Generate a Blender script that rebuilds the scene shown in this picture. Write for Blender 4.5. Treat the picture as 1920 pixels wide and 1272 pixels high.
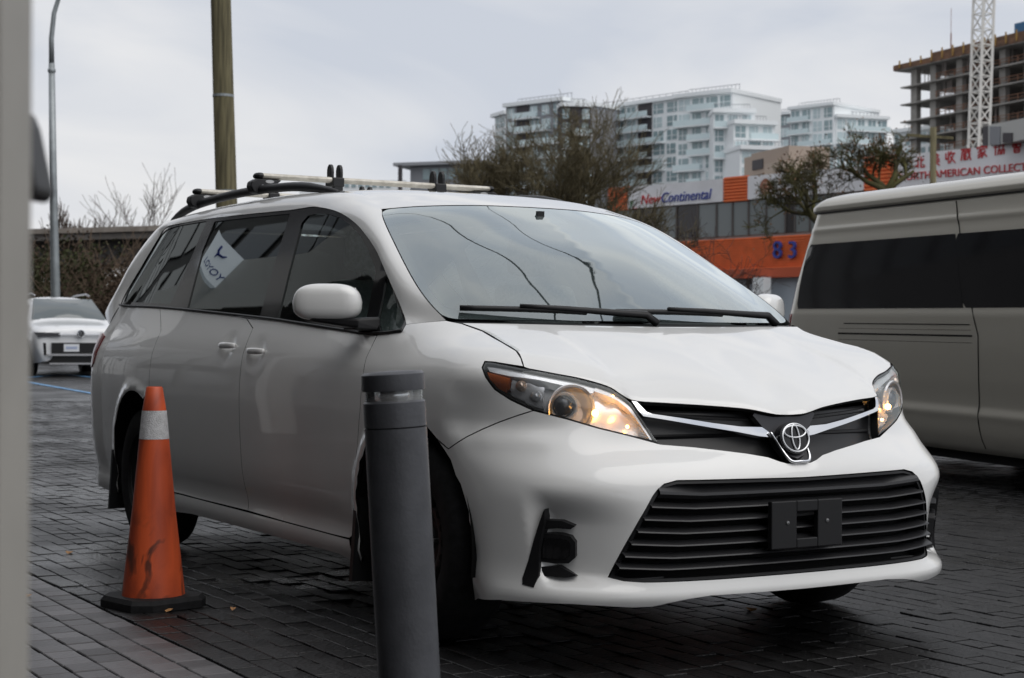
import bpy, bmesh, math, random
import numpy as np
from mathutils import Vector, Matrix, Euler
from mathutils.geometry import delaunay_2d_cdt
random.seed(7)
rng = np.random.default_rng(7)
R = math.radians
for o in list(bpy.data.objects):
    bpy.data.objects.remove(o, do_unlink=True)
SC = bpy.context.scene
COL = SC.collection

# ------------------------------------------------------------------ camera
# world frame = frame of the minivan: x forward, y to its left, z up, origin on the ground under its front axle
FPX, CAM, YAW, PITCH, ROLL = 3106.0, np.array([5.2197, -3.6417, 1.0641]), 2.6067, 0.00066, 0.004926
fw = np.array([math.cos(YAW)*math.cos(PITCH), math.sin(YAW)*math.cos(PITCH), math.sin(PITCH)])
rt0 = np.cross(fw, [0, 0, 1.0]); rt0 /= np.linalg.norm(rt0); up0 = np.cross(rt0, fw)
rt = math.cos(ROLL)*rt0 + math.sin(ROLL)*up0
up = -math.sin(ROLL)*rt0 + math.cos(ROLL)*up0
cd = bpy.data.cameras.new('camera'); cam = bpy.data.objects.new('camera', cd); COL.objects.link(cam)
M = Matrix(((rt[0], up[0], -fw[0], CAM[0]), (rt[1], up[1], -fw[1], CAM[1]), (rt[2], up[2], -fw[2], CAM[2]), (0, 0, 0, 1)))
cam.matrix_world = M
cd.sensor_width = 36.0; cd.lens = FPX/1920*36.0; cd.clip_start = 0.05; cd.clip_end = 3000
cd.dof.use_dof = True; cd.dof.focus_distance = 5.9; cd.dof.aperture_fstop = 7.1
SC.camera = cam
SC.render.resolution_x, SC.render.resolution_y = 1024, 678

def proj(Q):
    d = np.asarray(Q, float)-CAM; dz = d@fw
    return np.stack([960+FPX*(d@rt)/dz, 636-FPX*(d@up)/dz], -1)
def at(x, y, **k):                       # a point of the photograph at a known depth or coordinate
    d = fw+rt*(x-960)/FPX-up*(y-636)/FPX
    (a, val), = k.items()
    if a == 'd': return CAM+d*val
    i = 'uvz'.index(a); return CAM+d*((val-CAM[i])/d[i])

# ------------------------------------------------------------------ sky, sun, exposure
SC.view_settings.view_transform = 'Standard'; SC.view_settings.look = 'None'
SC.view_settings.exposure = 0.08; SC.view_settings.gamma = 1.0; SC.view_settings.use_curve_mapping = False
SUN_EL, SUN_AZ = R(56), R(66)
W = bpy.data.worlds.new('World'); SC.world = W; W.use_nodes = True
nt = W.node_tree; nt.nodes.clear()
def wn(t, **k):
    n = nt.nodes.new(t)
    for a, b in k.items(): setattr(n, a, b)
    return n
out = wn('ShaderNodeOutputWorld'); bg = wn('ShaderNodeBackground'); bg.inputs[1].default_value = 0.10
sky = wn('ShaderNodeTexSky', sky_type='NISHITA', sun_disc=False, sun_elevation=SUN_EL, sun_rotation=SUN_AZ)
sky.air_density = 1.0; sky.dust_density = 3.0
tc = wn('ShaderNodeTexCoord'); mp = wn('ShaderNodeMapping'); mp.inputs['Scale'].default_value = (1.0, 1.0, 4.2)
mp.inputs['Rotation'].default_value = (R(4), R(-3), R(20))
n1 = wn('ShaderNodeTexNoise'); n1.inputs['Scale'].default_value = 2.6; n1.inputs['Detail'].default_value = 6; n1.inputs['Roughness'].default_value = .45
n1.inputs['Distortion'].default_value = .9
rp = wn('ShaderNodeValToRGB')
rp.color_ramp.elements[0].position = .38; rp.color_ramp.elements[0].color = (5.9, 6.25, 6.95, 1)
rp.color_ramp.elements[1].position = .62; rp.color_ramp.elements[1].color = (8.0, 8.0, 8.1, 1)
mx = wn('ShaderNodeMixRGB'); mx.inputs[0].default_value = .93
L_ = nt.links.new
L_(tc.outputs['Generated'], mp.inputs['Vector']); L_(mp.outputs[0], n1.inputs['Vector']); L_(n1.outputs[0], rp.inputs[0])
L_(sky.outputs[0], mx.inputs[1]); L_(rp.outputs[0], mx.inputs[2]); L_(mx.outputs[0], bg.inputs[0]); L_(bg.outputs[0], out.inputs[0])
sd = bpy.data.lights.new('sun', 'SUN'); sd.energy = 1.25; sd.angle = R(60); sd.color = (1, .97, .93)
sun = bpy.data.objects.new('sun', sd); COL.objects.link(sun)
sdir = Vector((math.sin(SUN_AZ)*math.cos(SUN_EL), math.cos(SUN_AZ)*math.cos(SUN_EL), math.sin(SUN_EL)))
sun.rotation_euler = (-sdir).to_track_quat('-Z', 'Y').to_euler(); sun.location = (0, 0, 30)

# ------------------------------------------------------------------ materials
MATS = {}
def nd(m, t, **k):
    n = m.node_tree.nodes.new(t)
    for a, b in k.items(): setattr(n, a, b)
    return n
def mat(name, col, rough=.5, metal=0, coat=0, spec=.5, noise=None, bump=None, alpha=None, emit=None, trans=0, ior=1.45, coord='Object', coat_r=.03):
    """principled; noise=(scale, amount[, colour2]) breaks the colour up, bump=(scale, strength)"""
    if name in MATS: return MATS[name]
    m = bpy.data.materials.new(name); m.use_nodes = True; MATS[name] = m
    b = m.node_tree.nodes['Principled BSDF']; l = m.node_tree.links.new
    b.inputs['Base Color'].default_value = (*col, 1); b.inputs['Roughness'].default_value = rough
    b.inputs['Metallic'].default_value = metal; b.inputs['Coat Weight'].default_value = coat; b.inputs['Coat Roughness'].default_value = coat_r
    b.inputs['Specular IOR Level'].default_value = spec; b.inputs['IOR'].default_value = ior
    b.inputs['Transmission Weight'].default_value = trans
    if emit: b.inputs['Emission Color'].default_value = (*emit[0], 1); b.inputs['Emission Strength'].default_value = emit[1]
    if noise or bump:
        t = nd(m, 'ShaderNodeTexCoord')
    if noise:
        n = nd(m, 'ShaderNodeTexNoise'); n.inputs['Scale'].default_value = noise[0]; n.inputs['Detail'].default_value = 6
        n.inputs['Roughness'].default_value = .6
        l(t.outputs[coord], n.inputs['Vector'])
        rr = nd(m, 'ShaderNodeValToRGB'); rr.color_ramp.elements[0].position = .35; rr.color_ramp.elements[1].position = .68
        c2 = noise[2] if len(noise) > 2 else tuple(c*(1-noise[1]) for c in col)
        rr.color_ramp.elements[0].color = (*c2, 1); rr.color_ramp.elements[1].color = (*[min(1, c*(1+noise[1]*.4)) for c in col], 1)
        l(n.outputs[0], rr.inputs[0]); l(rr.outputs[0], b.inputs['Base Color'])
    if bump:
        n2 = nd(m, 'ShaderNodeTexNoise'); n2.inputs['Scale'].default_value = bump[0]; n2.inputs['Detail'].default_value = 4
        bp = nd(m, 'ShaderNodeBump'); bp.inputs['Strength'].default_value = bump[1]; bp.inputs['Distance'].default_value = .02
        l(t.outputs[coord], n2.inputs['Vector']); l(n2.outputs[0], bp.inputs['Height']); l(bp.outputs[0], b.inputs['Normal'])
    return m
def glass(name, tint, ior=1.5, dirt_haze=(0, (.5, .5, .5)), boost=1.0):
    """thin sheet: tinted see-through, fresnel mirror, a film of dirt"""
    m = bpy.data.materials.new(name); m.use_nodes = True; MATS[name] = m
    N = m.node_tree.nodes; N.clear(); l = m.node_tree.links.new
    o = N.new('ShaderNodeOutputMaterial'); t = N.new('ShaderNodeBsdfTransparent'); t.inputs[0].default_value = (*tint, 1)
    g = N.new('ShaderNodeBsdfGlossy'); g.inputs['Roughness'].default_value = .004; g.inputs[0].default_value = (.94, 1, 1, 1)
    d = N.new('ShaderNodeBsdfDiffuse'); d.inputs[0].default_value = (*dirt_haze[1], 1)
    f = N.new('ShaderNodeFresnel'); f.inputs[0].default_value = ior
    mu = N.new('ShaderNodeMath'); mu.operation = 'MULTIPLY'; mu.inputs[1].default_value = boost; mu.use_clamp = True
    m1 = N.new('ShaderNodeMixShader'); m2 = N.new('ShaderNodeMixShader'); m2.inputs[0].default_value = dirt_haze[0]
    l(f.outputs[0], mu.inputs[0]); l(t.outputs[0], m2.inputs[1]); l(d.outputs[0], m2.inputs[2])
    l(mu.outputs[0], m1.inputs[0]); l(m2.outputs[0], m1.inputs[1]); l(g.outputs[0], m1.inputs[2]); l(m1.outputs[0], o.inputs[0])
    return m

# ------------------------------------------------------------------ mesh helpers
def link(o, parent=None):
    COL.objects.link(o)
    if parent: o.parent = parent
    return o
def mesh(name, V, F, m, parent=None, smooth=False, normals=None, m2=None, k2=None):
    me = bpy.data.meshes.new(name); me.from_pydata([tuple(map(float, v)) for v in V], [], [tuple(map(int, f)) for f in F])
    me.materials.append(m); me.update()
    if m2 is not None: me.materials.append(m2); me.polygons.foreach_set('material_index', [0]*k2+[1]*(len(F)-k2))
    if smooth is True: me.polygons.foreach_set('use_smooth', [True]*len(me.polygons))
    elif smooth: me.polygons.foreach_set('use_smooth', [True]*len(me.polygons)); me.set_sharp_from_angle(angle=R(smooth))
    if normals is not None: me.normals_split_custom_set_from_vertices([tuple(map(float, n)) for n in normals])
    o = bpy.data.objects.new(name, me)
    return link(o, parent)
def tag(o, label=None, cat=None, group=None, kind=None):
    for k, v in (('label', label), ('category', cat), ('group', group), ('kind', kind)):
        if v: o[k] = v
    return o
def empty(name, loc=(0, 0, 0), rz=0, label=None, cat=None, group=None, rot=None):
    o = bpy.data.objects.new(name, None); o.empty_display_size = .1; COL.objects.link(o)
    o.location = loc; o.rotation_euler = rot if rot else (0, 0, rz)
    return tag(o, label, cat, group)
class MB:
    """collects simple solids into one mesh"""
    def __init__(s): s.V = []; s.F = []
    def add(s, V, F):
        n = len(s.V); s.V += [tuple(v) for v in V]; s.F += [tuple(i+n for i in f) for f in F]; return s
    def box(s, c, d, rot=None, taper=1.0):
        hx, hy, hz = d[0]/2, d[1]/2, d[2]/2; P = []
        for z, k in ((-hz, 1), (hz, taper)):
            for x, y in ((-hx, -hy), (hx, -hy), (hx, hy), (-hx, hy)): P.append(Vector((x*k, y*k, z)))
        if rot is not None:
            mm = Euler(rot).to_matrix(); P = [mm@p for p in P]
        P = [p+Vector(c) for p in P]
        return s.add(P, [(3, 2, 1, 0), (4, 5, 6, 7), (0, 1, 5, 4), (1, 2, 6, 5), (2, 3, 7, 6), (3, 0, 4, 7)])
    def hexa(s, P):      # 8 points bottom 4, top 4
        return s.add(P, [(3, 2, 1, 0), (4, 5, 6, 7), (0, 1, 5, 4), (1, 2, 6, 5), (2, 3, 7, 6), (3, 0, 4, 7)])
    def bar(s, a, b, w, h=None, upv=(0, 0, 1)):
        a, b = Vector(a), Vector(b); d = (b-a).normalized(); u = Vector(upv)
        x = d.cross(u)
        if x.length < 1e-4: x = d.cross(Vector((1, 0, 0)))
        x.normalize(); y = x.cross(d).normalized(); h = h or w; P = []
        for q in (a, b):
            for i, j in ((-1, -1), (1, -1), (1, 1), (-1, 1)): P.append(q+x*(i*w/2)+y*(j*h/2))
        return s.add(P, [(3, 2, 1, 0), (4, 5, 6, 7), (0, 1, 5, 4), (1, 2, 6, 5), (2, 3, 7, 6), (3, 0, 4, 7)])
    def tube(s, pts, r, n=8, cap=True):
        pts = [Vector(p) for p in pts]; rr = r if hasattr(r, '__len__') else [r]*len(pts)
        k0 = len(s.V); prev = None
        for i, p in enumerate(pts):
            d = (pts[min(i+1, len(pts)-1)]-pts[max(i-1, 0)]).normalized()
            if prev is None:
                x = d.orthogonal().normalized()
            else:
                x = (prev-d*prev.dot(d)).normalized()
            prev = x; y = d.cross(x)
            for j in range(n):
                a = 2*math.pi*j/n; s.V.append(tuple(p+x*(math.cos(a)*rr[i])+y*(math.sin(a)*rr[i])))
        for i in range(len(pts)-1):
            for j in range(n):
                a = k0+i*n+j; b = k0+i*n+(j+1) % n; s.F.append((a, b, b+n, a+n))
        if cap:
            s.F.append(tuple(k0+j for j in reversed(range(n)))); s.F.append(tuple(k0+(len(pts)-1)*n+j for j in range(n)))
        return s
    def lathe(s, prof, n=32, c=(0, 0, 0), ax=None):
        """profile of (r, h) round the axis ax (default z)"""
        c = Vector(c); ax = Vector(ax if ax is not None else (0, 0, 1)).normalized(); x = ax.orthogonal().normalized(); y = ax.cross(x); k0 = len(s.V)
        for r, h in prof:
            for j in range(n):
                a = 2*math.pi*j/n; s.V.append(tuple(c+ax*h+x*(math.cos(a)*r)+y*(math.sin(a)*r)))
        for i in range(len(prof)-1):
            for j in range(n):
                a = k0+i*n+j; b = k0+i*n+(j+1) % n; s.F.append((a, b, b+n, a+n))
        return s
    def prism(s, poly, a0, a1, f):
        """polygon swept between two depths; f(p, depth) gives the point"""
        n = len(poly); k0 = len(s.V)
        for d in (a0, a1):
            for p in poly: s.V.append(tuple(f(p, d)))
        s.F.append(tuple(k0+i for i in range(n))); s.F.append(tuple(k0+n+i for i in reversed(range(n))))
        for i in range(n):
            j = (i+1) % n; s.F.append((k0+j, k0+i, k0+n+i, k0+n+j))
        return s
    def build(s, name, m, parent=None, smooth=False):
        return mesh(name, s.V, s.F, m, parent, smooth)
def smoothpts(P, n, closed=False):
    """Catmull-Rom through the points, resampled evenly by length"""
    P = np.asarray(P, float); k = len(P); Q = []
    idx = (lambda i: i % k) if closed else (lambda i: min(max(i, 0), k-1))
    for i in range(k if closed else k-1):
        p0, p1, p2, p3 = P[idx(i-1)], P[idx(i)], P[idx(i+1)], P[idx(i+2)]
        for t in np.linspace(0, 1, 13)[:-1]:
            Q.append(.5*(2*p1+(p2-p0)*t+(2*p0-5*p1+4*p2-p3)*t*t+(3*p1-p0-3*p2+p3)*t**3))
    Q.append(P[0] if closed else P[-1]); Q = np.array(Q)
    return resample(Q, n)
def resample(Q, n):
    Q = np.asarray(Q, float); L = np.concatenate([[0], np.cumsum(np.linalg.norm(np.diff(Q, axis=0), axis=1))])
    t = np.linspace(0, L[-1], n)
    return np.stack([np.interp(t, L, Q[:, i]) for i in range(Q.shape[1])], -1)
def dense(P, h, closed=True):
    P = [np.asarray(p, float) for p in P]; out = []
    for i in range(len(P) if closed else len(P)-1):
        a, b = P[i], P[(i+1) % len(P)]; k = max(1, int(math.ceil(np.linalg.norm(b-a)/h)))
        for j in range(k): out.append(a+(b-a)*j/k)
    if not closed: out.append(P[-1])
    return np.array(out)
def area2(P): x, y = P[:, 0], P[:, 1]; return np.sum(x*np.roll(y, -1)-np.roll(x, -1)*y)/2
def inset(P, g):
    P = np.asarray(P, float)
    if area2(P) < 0: P = P[::-1]
    e = np.roll(P, -1, 0)-P; e /= np.maximum(np.linalg.norm(e, axis=1, keepdims=True), 1e-9)
    n = np.stack([-e[:, 1], e[:, 0]], -1); nn = n+np.roll(n, 1, 0); L = np.maximum(np.linalg.norm(nn, axis=1, keepdims=True), .4)
    return P+nn/L*g*np.minimum(2/L, 1.6)
def inside(P, Q):
    P = np.asarray(P); Q = np.atleast_2d(Q); c = np.zeros(len(Q), bool); a = P; b = np.roll(P, -1, 0)
    for (x1, y1), (x2, y2) in zip(a, b):
        if y1 == y2: continue
        k = (y1 > Q[:, 1]) != (y2 > Q[:, 1]); c ^= k & (Q[:, 0] < (x2-x1)*(Q[:, 1]-y1)/(y2-y1)+x1)
    return c
def segdist(P, Q):
    a = P; b = np.roll(P, -1, 0); d = b-a; L = np.maximum((d*d).sum(1), 1e-12)
    t = np.clip(((Q[:, None]-a[None])*d[None]).sum(2)/L, 0, 1)
    return np.sqrt((((a[None]+t[..., None]*d[None])-Q[:, None])**2).sum(2)).min(1)
def normals_of(S, A, e=.004):
    du = S(A+[e, 0])-S(A-[e, 0]); dv = S(A+[0, e])-S(A-[0, e]); n = np.cross(du, dv)
    return n/np.maximum(np.linalg.norm(n, axis=1, keepdims=True), 1e-12)
def panel(name, S, outer, m, parent, holes=(), h=.035, gap=.002, off=0., flange=.018, flip=False, eh=None, disp=None, fm=None):
    """a trimmed piece of the surface S (2D outline, holes), edges folded in by `flange`"""
    eh = eh or h*.7
    O = inset(dense(outer, eh), gap); H = [inset(dense(q, eh), -gap) for q in holes]
    lo, hi = O.min(0), O.max(0); G = []
    ny = int((hi[1]-lo[1])/(h*.866))+2
    for j in range(ny):
        y = lo[1]+j*h*.866; xs = np.arange(lo[0]+(j % 2)*h/2, hi[0], h)
        if len(xs): G.append(np.stack([xs, np.full(len(xs), y)], -1))
    G = np.concatenate(G); G = G[inside(O, G)]
    for q in H: G = G[~inside(q, G)] if len(G) else G
    if len(G): G = G[segdist(np.concatenate([O]), G) > h*.45]
    for q in H:
        if len(G): G = G[segdist(q, G) > h*.45]
    loops = [O]+H; A = np.concatenate(loops+([G] if len(G) else [])); E = []; k = 0; LI = []
    for q in loops:
        n = len(q); E += [(k+i, k+(i+1) % n) for i in range(n)]; LI.append(list(range(k, k+n))); k += n
    vv, ee, ff, ov, oe, of = delaunay_2d_cdt([Vector(p) for p in A], E, [], 0, 1e-7)
    B = np.array([tuple(v) for v in vv]); ff = [tuple(f) for f in ff]
    cen = np.array([B[list(f)].mean(0) for f in ff]); keep = inside(O, cen)
    for q in H: keep &= ~inside(q, cen)
    ff = [f for f, kk in zip(ff, keep) if kk]
    Pn = S(B); N = normals_of(S, B)
    ref = -1 if flip else 1
    N = N*ref
    if disp is not None: Pn = Pn+disp(B)[:, None]*N
    Pn = Pn+N*off
    F = []
    for a, b, c in ff:
        g = np.cross(Pn[b]-Pn[a], Pn[c]-Pn[a]); F.append((a, b, c) if g@N[a] > 0 else (a, c, b))
    V = list(Pn); NN = list(N); nsurf = len(F)
    if flange:
        remap = {}
        for i, o in enumerate(ov):
            for j in o: remap[j] = i
        for li, lp in enumerate(LI):
            ids = [remap.get(i, None) for i in lp]; ids = [i for i in ids if i is not None]; n = len(ids); k0 = len(V)
            cen2 = Pn[ids].mean(0)
            for i in ids: V.append(Pn[i]); NN.append(None)
            for i in ids: V.append(Pn[i]-N[i]*flange); NN.append(None)
            for i in range(n):
                j = (i+1) % n; a, b, c, d = k0+i, k0+j, k0+n+j, k0+n+i
                t = Pn[ids[j]]-Pn[ids[i]]; o = np.cross(t, N[ids[i]])
                if li > 0: pass
                F.append((a, d, c, b)); nf = np.cross(V[d]-V[a], V[c]-V[a]); nf = nf/max(np.linalg.norm(nf), 1e-9)
                if NN[a] is None: NN[a] = nf
                if NN[d] is None: NN[d] = nf
            for q in range(k0, len(V)):
                if NN[q] is None: NN[q] = N[ids[0]]
    return mesh(name, V, F, m, parent, True, NN, fm or (MATS.get('matt_black') if m.name.startswith('white_paint') else None), nsurf)
def gridmesh(name, P, m, parent, flip=False, close=False):
    """P: rows x cols x 3"""
    r, c = P.shape[:2]; F = []
    for i in range(r-1):
        for j in range(c-1):
            f = (i*c+j, i*c+j+1, (i+1)*c+j+1, (i+1)*c+j); F.append(f[::-1] if flip else f)
    return mesh(name, P.reshape(-1, 3), F, m, parent, True)
# ================================================================== white minivan
def pchip(x, y, q):
    """monotone cubic, y may be 2D along axis 0"""
    x = np.asarray(x, float); y = np.asarray(y, float); q = np.asarray(q, float)
    h = np.diff(x); d = np.diff(y, axis=0)/(h if y.ndim == 1 else h[:, None]); m = np.zeros_like(y)
    for i in range(1, len(x)-1):
        a, b = d[i-1], d[i]; w1 = 2*h[i]+h[i-1]; w2 = h[i]+2*h[i-1]
        with np.errstate(divide='ignore', invalid='ignore'):
            mm = (w1+w2)/(w1/a+w2/b)
        m[i] = np.where(a*b > 0, mm, 0)
    m[0] = d[0]; m[-1] = d[-1]
    k = np.clip(np.searchsorted(x, q)-1, 0, len(x)-2); t = (q-x[k])/h[k]
    if y.ndim > 1: t = t[:, None]; hh = h[k][:, None]
    else: hh = h[k]
    return (2*t**3-3*t**2+1)*y[k]+(t**3-2*t**2+t)*hh*m[k]+(-2*t**3+3*t**2)*y[k+1]+(t**3-t**2)*hh*m[k+1]
ZB = [.10, .17, .21, .25, .285, .31, .34, .38, .43, .50, .60, .70, .80, .88, .94, .99, 1.03, 1.07, 1.11, 1.16, 1.25, 1.40, 1.55, 1.66, 1.80]
WB = [.86, .900, .930, .948, .953, .950, .946, .951, .965, .977, .985, .990, .9925, .990, .985, .977, .964, .948, .930, .908, .870, .807, .744, .698, .64]
TU = ([-4.2, -3.9, -3.6, -3.2, -2.5, -1.3, -.8, -.5, -.2, .2, .6], [.92, .945, .965, .985, 1, 1, .985, .97, .95, .91, .85])
TL = ([-4.2, -3.9, -3.7, -3.4, -3.0, -.6, 0, .4, .7], [.93, .955, .968, .985, 1, 1, .995, .980, .955])
def Wside(u, z):
    u = np.asarray(u, float); z = np.asarray(z, float)
    b = pchip(ZB, WB, np.clip(z, .1, 1.8).ravel()).reshape(z.shape)
    tl = pchip(*TL, np.clip(u, -4.2, .7).ravel()).reshape(u.shape); tu = pchip(*TU, np.clip(u, -4.2, .6).ravel()).reshape(u.shape)
    k = np.clip((z-.90)/.25, 0, 1); k = k*k*(3-2*k)
    return b*(tl*(1-k)+tu*k)
CW = np.array([0, .15, .30, .45, .55, .65, .73, .80, .86, .90, .93, .95])
FR = {  # plan contours of the nose: x at the half-widths CW
 .10: [.90, .90, .895, .885, .87, .835, .795, .735, .665, .60, .53, .46],
 .20: [.962, .960, .954, .942, .922, .887, .847, .79, .72, .65, .575, .50],
 .25: [.99, .988, .982, .970, .952, .918, .875, .82, .75, .68, .605, .53],
 .288: [.978, .976, .970, .957, .937, .90, .855, .797, .725, .655, .58, .51],
 .335: [.975, .973, .967, .953, .932, .894, .848, .788, .715, .645, .57, .50],
 .42: [.985, .982, .974, .957, .935, .897, .855, .80, .725, .655, .58, .51],
 .55: [.987, .984, .976, .959, .939, .908, .868, .812, .737, .667, .592, .52],
 .615: [.978, .975, .966, .949, .927, .893, .85, .79, .715, .645, .57, .50],
 .66: [.955, .952, .942, .92, .893, .85, .805, .745, .67, .60, .53, .47],
 .70: [.925, .918, .90, .868, .838, .795, .755, .70, .625, .555, .49, .43],
 .73: [.905, .892, .868, .832, .802, .76, .725, .675, .60, .53, .47, .41],
 .79: [.895, .878, .850, .81, .775, .725, .68, .612, .535, .465, .405, .345],
 .85: [.885, .865, .835, .79, .755, .70, .66, .605, .535, .475, .415, .365],
 .93: [.72, .72, .705, .685, .665, .635, .612, .58, .535, .49, .44, .39],
 1.03: [.50, .50, .50, .49, .485, .475, .462, .437, .375, .22, .0, -.2],
 1.10: [.18, .18, .18, .175, .165, .15, .13, .075, -.06, -.25, -.45, -.55]}
ZL = sorted(FR); PIV = -.6; KS = 1.2; S0 = KS*math.pi/2
NT = 90; TH = np.linspace(0, math.pi/2, NT)
def contour(z):
    if z in FR: us = np.array(FR[z]); ws = CW.copy()
    else: us = np.array([.12-(z-1.1)*1.5]*3+[.05-(z-1.1)*1.5]); ws = np.array([0, .3, .5, .7])
    k = np.ones(len(us), bool)
    lim = float(us[-1]) if z in FR else -.2-(z-1.1)*1.0
    if z == 1.03: us = us[:9]; ws = ws[:9]; lim = .26
    if z == 1.10: us = us[:8]; ws = ws[:8]; lim = -.06
    su = np.linspace(min(lim-.06, .36 if z < .9 else 9), PIV-.3, 12); sw = Wside(su, np.full(12, z))
    if z >= 1.03: pass
    U_ = np.concatenate([us, su]); W_ = np.concatenate([ws, sw])
    th = np.arctan2(W_, U_-PIV); r = np.hypot(W_, U_-PIV)
    o = np.argsort(th); th, r = th[o], r[o]; kk = np.concatenate([[True], np.diff(th) > 1e-3]); th, r = th[kk], r[kk]
    rs = pchip(th, r, TH)
    g = np.array([.06, .24, .4, .24, .06]); e = np.concatenate([rs[2:0:-1], rs, 2*rs[-1]-rs[-2:-4:-1]])
    return np.convolve(e, g, 'valid')
ZLL = ZL+[1.2, 1.35, 1.5, 1.65, 1.8]
RT = np.array([contour(z) for z in ZLL])                       # levels x theta
ZG = np.arange(.10, 1.801, .01)
RG = pchip(ZLL, RT, ZG)                                        # z x theta
gz = np.exp(-np.arange(-4, 5)**2/(2*1.3**2)); gz /= gz.sum()
e_ = np.concatenate([2*RG[0]-RG[4:0:-1], RG, 2*RG[-1]-RG[-2:-6:-1]]); RG = sum(gz[i]*e_[i:i+len(ZG)] for i in range(9))
DS = .02; SG = np.arange(0, 6.4, DS)                            # s along the body from the nose centre round to the tail
UT = np.zeros((len(ZG), len(SG))); WT = np.zeros_like(UT)
for i, z in enumerate(ZG):
    th = np.clip(SG/KS, 0, math.pi/2); r = pchip(TH, RG[i], th)
    uu = PIV+r*np.cos(th); ww = r*np.sin(th)
    us = PIV-(SG-S0); wsd = Wside(us, np.full(len(SG), z))
    uend = -4.12+max(0, z-1.08)*.75; u0 = uend+.42; n_ = 5.0
    s1 = S0+(PIV-u0); ph = np.clip((SG-s1)/(6.38-s1), 0, 1)*math.pi/2; w0 = Wside(np.full(1, u0), np.full(1, z))[0]
    # superellipse tail, parametrised so that it leaves the side smoothly
    phi = np.where(ph > 0, (ph/(math.pi/2))**1.9*math.pi/2, 0)
    ur = u0-.42*np.sin(phi)**(2/n_); wr = w0*np.cos(phi)**(2/n_)*1.0
    fade = np.clip((SG-S0+.10)/.2, 0, 1); fade = fade*fade*(3-2*fade)
    u_ = np.where(SG < S0+.1, uu*(1-fade)+np.where(SG < S0-.1, 0, us)*fade, us); w_ = np.where(SG < S0+.1, ww*(1-fade)+wsd*fade, wsd)
    UT[i] = np.where(SG > s1, ur, u_); WT[i] = np.where(SG > s1, wr, w_)
def bicubic(T, x, y):
    nx, ny = T.shape[1], T.shape[0]; x = np.clip(x, 0, nx-1.001); y = np.clip(y, 0, ny-1.001)
    ix, iy = x.astype(int), y.astype(int); fx, fy = x-ix, y-iy
    def wts(t): return [(-t**3+2*t**2-t)/2, (3*t**3-5*t**2+2)/2, (-3*t**3+4*t**2+t)/2, (t**3-t**2)/2]
    wx, wy = wts(fx), wts(fy); o = 0
    for a in range(4):
        for b in range(4):
            jx = ix-1+b; jx = np.where(jx < 0, -jx, np.minimum(jx, nx-1)); jy = np.clip(iy-1+a, 0, ny-1)
            o = o+wy[a]*wx[b]*T[jy, jx]
    return o
def relief(s, z, u, w):
    """pressed shapes in the skin, metres outward: fog scoop, arch lips, handle cups"""
    d = np.zeros_like(s)
    sm = lambda a, b, x: (lambda t: t*t*(3-2*t))(np.clip((x-a)/(b-a), 0, 1))
    wr = .905-(.58-z)*.12                                       # outer ridge of the fog scoop
    t = wr-w
    front = (s < 1.45)
    d -= np.where(front, .052*sm(-.004, .040, t)*(1-sm(.04, .30, t))*sm(.265, .325, z)*(1-sm(.47, .60, z)), 0)
    for cx in (0., -3.03):
        rr = np.hypot((u-cx)/.44, (z-.357)/.455)
        d += .012*np.exp(-((rr-1.0)/.06)**2)*(z > .22)*(s > 1.2)
    for hx, hz in ((-1.785, 1.03), (-1.43, 1.008)):
        rr = np.hypot((u-hx)/.085, (z-hz+.005)/.065); d -= .010*np.exp(-(rr/.8)**2.5)*(s > 1.5)
    return d
def Lsurf(A, rel=True):
    A = np.asarray(A, float); s = np.abs(A[:, 0]); z = A[:, 1]
    x, y = s/DS, (z-ZG[0])/.01
    u = bicubic(UT, x, y); w = bicubic(WT, x, y)
    # even reflection at the nose for the cross coordinate
    if rel:
        d = relief(s, z, u, w); e = .01
        tu = bicubic(UT, x+.5, y)-bicubic(UT, np.abs(x-.5), y); tw = bicubic(WT, x+.5, y)-bicubic(WT, np.abs(x-.5), y)
        n = np.stack([tw, -tu], -1); n /= np.maximum(np.linalg.norm(n, axis=1, keepdims=True), 1e-9)
        u = u+d*n[:, 0]; w = w+d*n[:, 1]
    return np.stack([u, -np.sign(A[:, 0]+1e-12)*w, z], -1)
# inverse maps
_sg = np.arange(0, 6.3, .02); _zg = np.arange(.12, 1.72, .02); _A = np.stack(np.meshgrid(_sg, _zg), -1).reshape(-1, 2)
_P3 = Lsurf(_A, False); _N = normals_of(lambda a: Lsurf(a, False), _A); _vis = (_N*(CAM-_P3)).sum(1)
if np.median(_vis[(_A[:, 0] > 2.2) & (_A[:, 0] < 4)]) < 0: _vis = -_vis; LFLIP = True
else: LFLIP = False
_PX = proj(_P3); _ok = _vis > 0.02
def px(x, y, rel=False):
    """photo point -> (s, z) on the near flank or nose"""
    d = np.hypot(_PX[:, 0]-x, _PX[:, 1]-y); d = np.where(_ok, d, 1e9); a = _A[np.argmin(d)].copy()
    for it in range(12):
        q = np.array([a, a+[.002, 0], a+[0, .002]]); p = proj(Lsurf(q, rel)); r = np.array([x, y])-p[0]
        J = np.stack([(p[1]-p[0])/.002, (p[2]-p[0])/.002], -1)
        try: st = np.linalg.solve(J.T@J+1e-3*np.eye(2), J.T@r)
        except Exception: break
        a = a+np.clip(st, -.05, .05); a[1] = np.clip(a[1], .1, 1.75)
    return a
def pxs(L): return [px(*p) for p in L]
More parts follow.
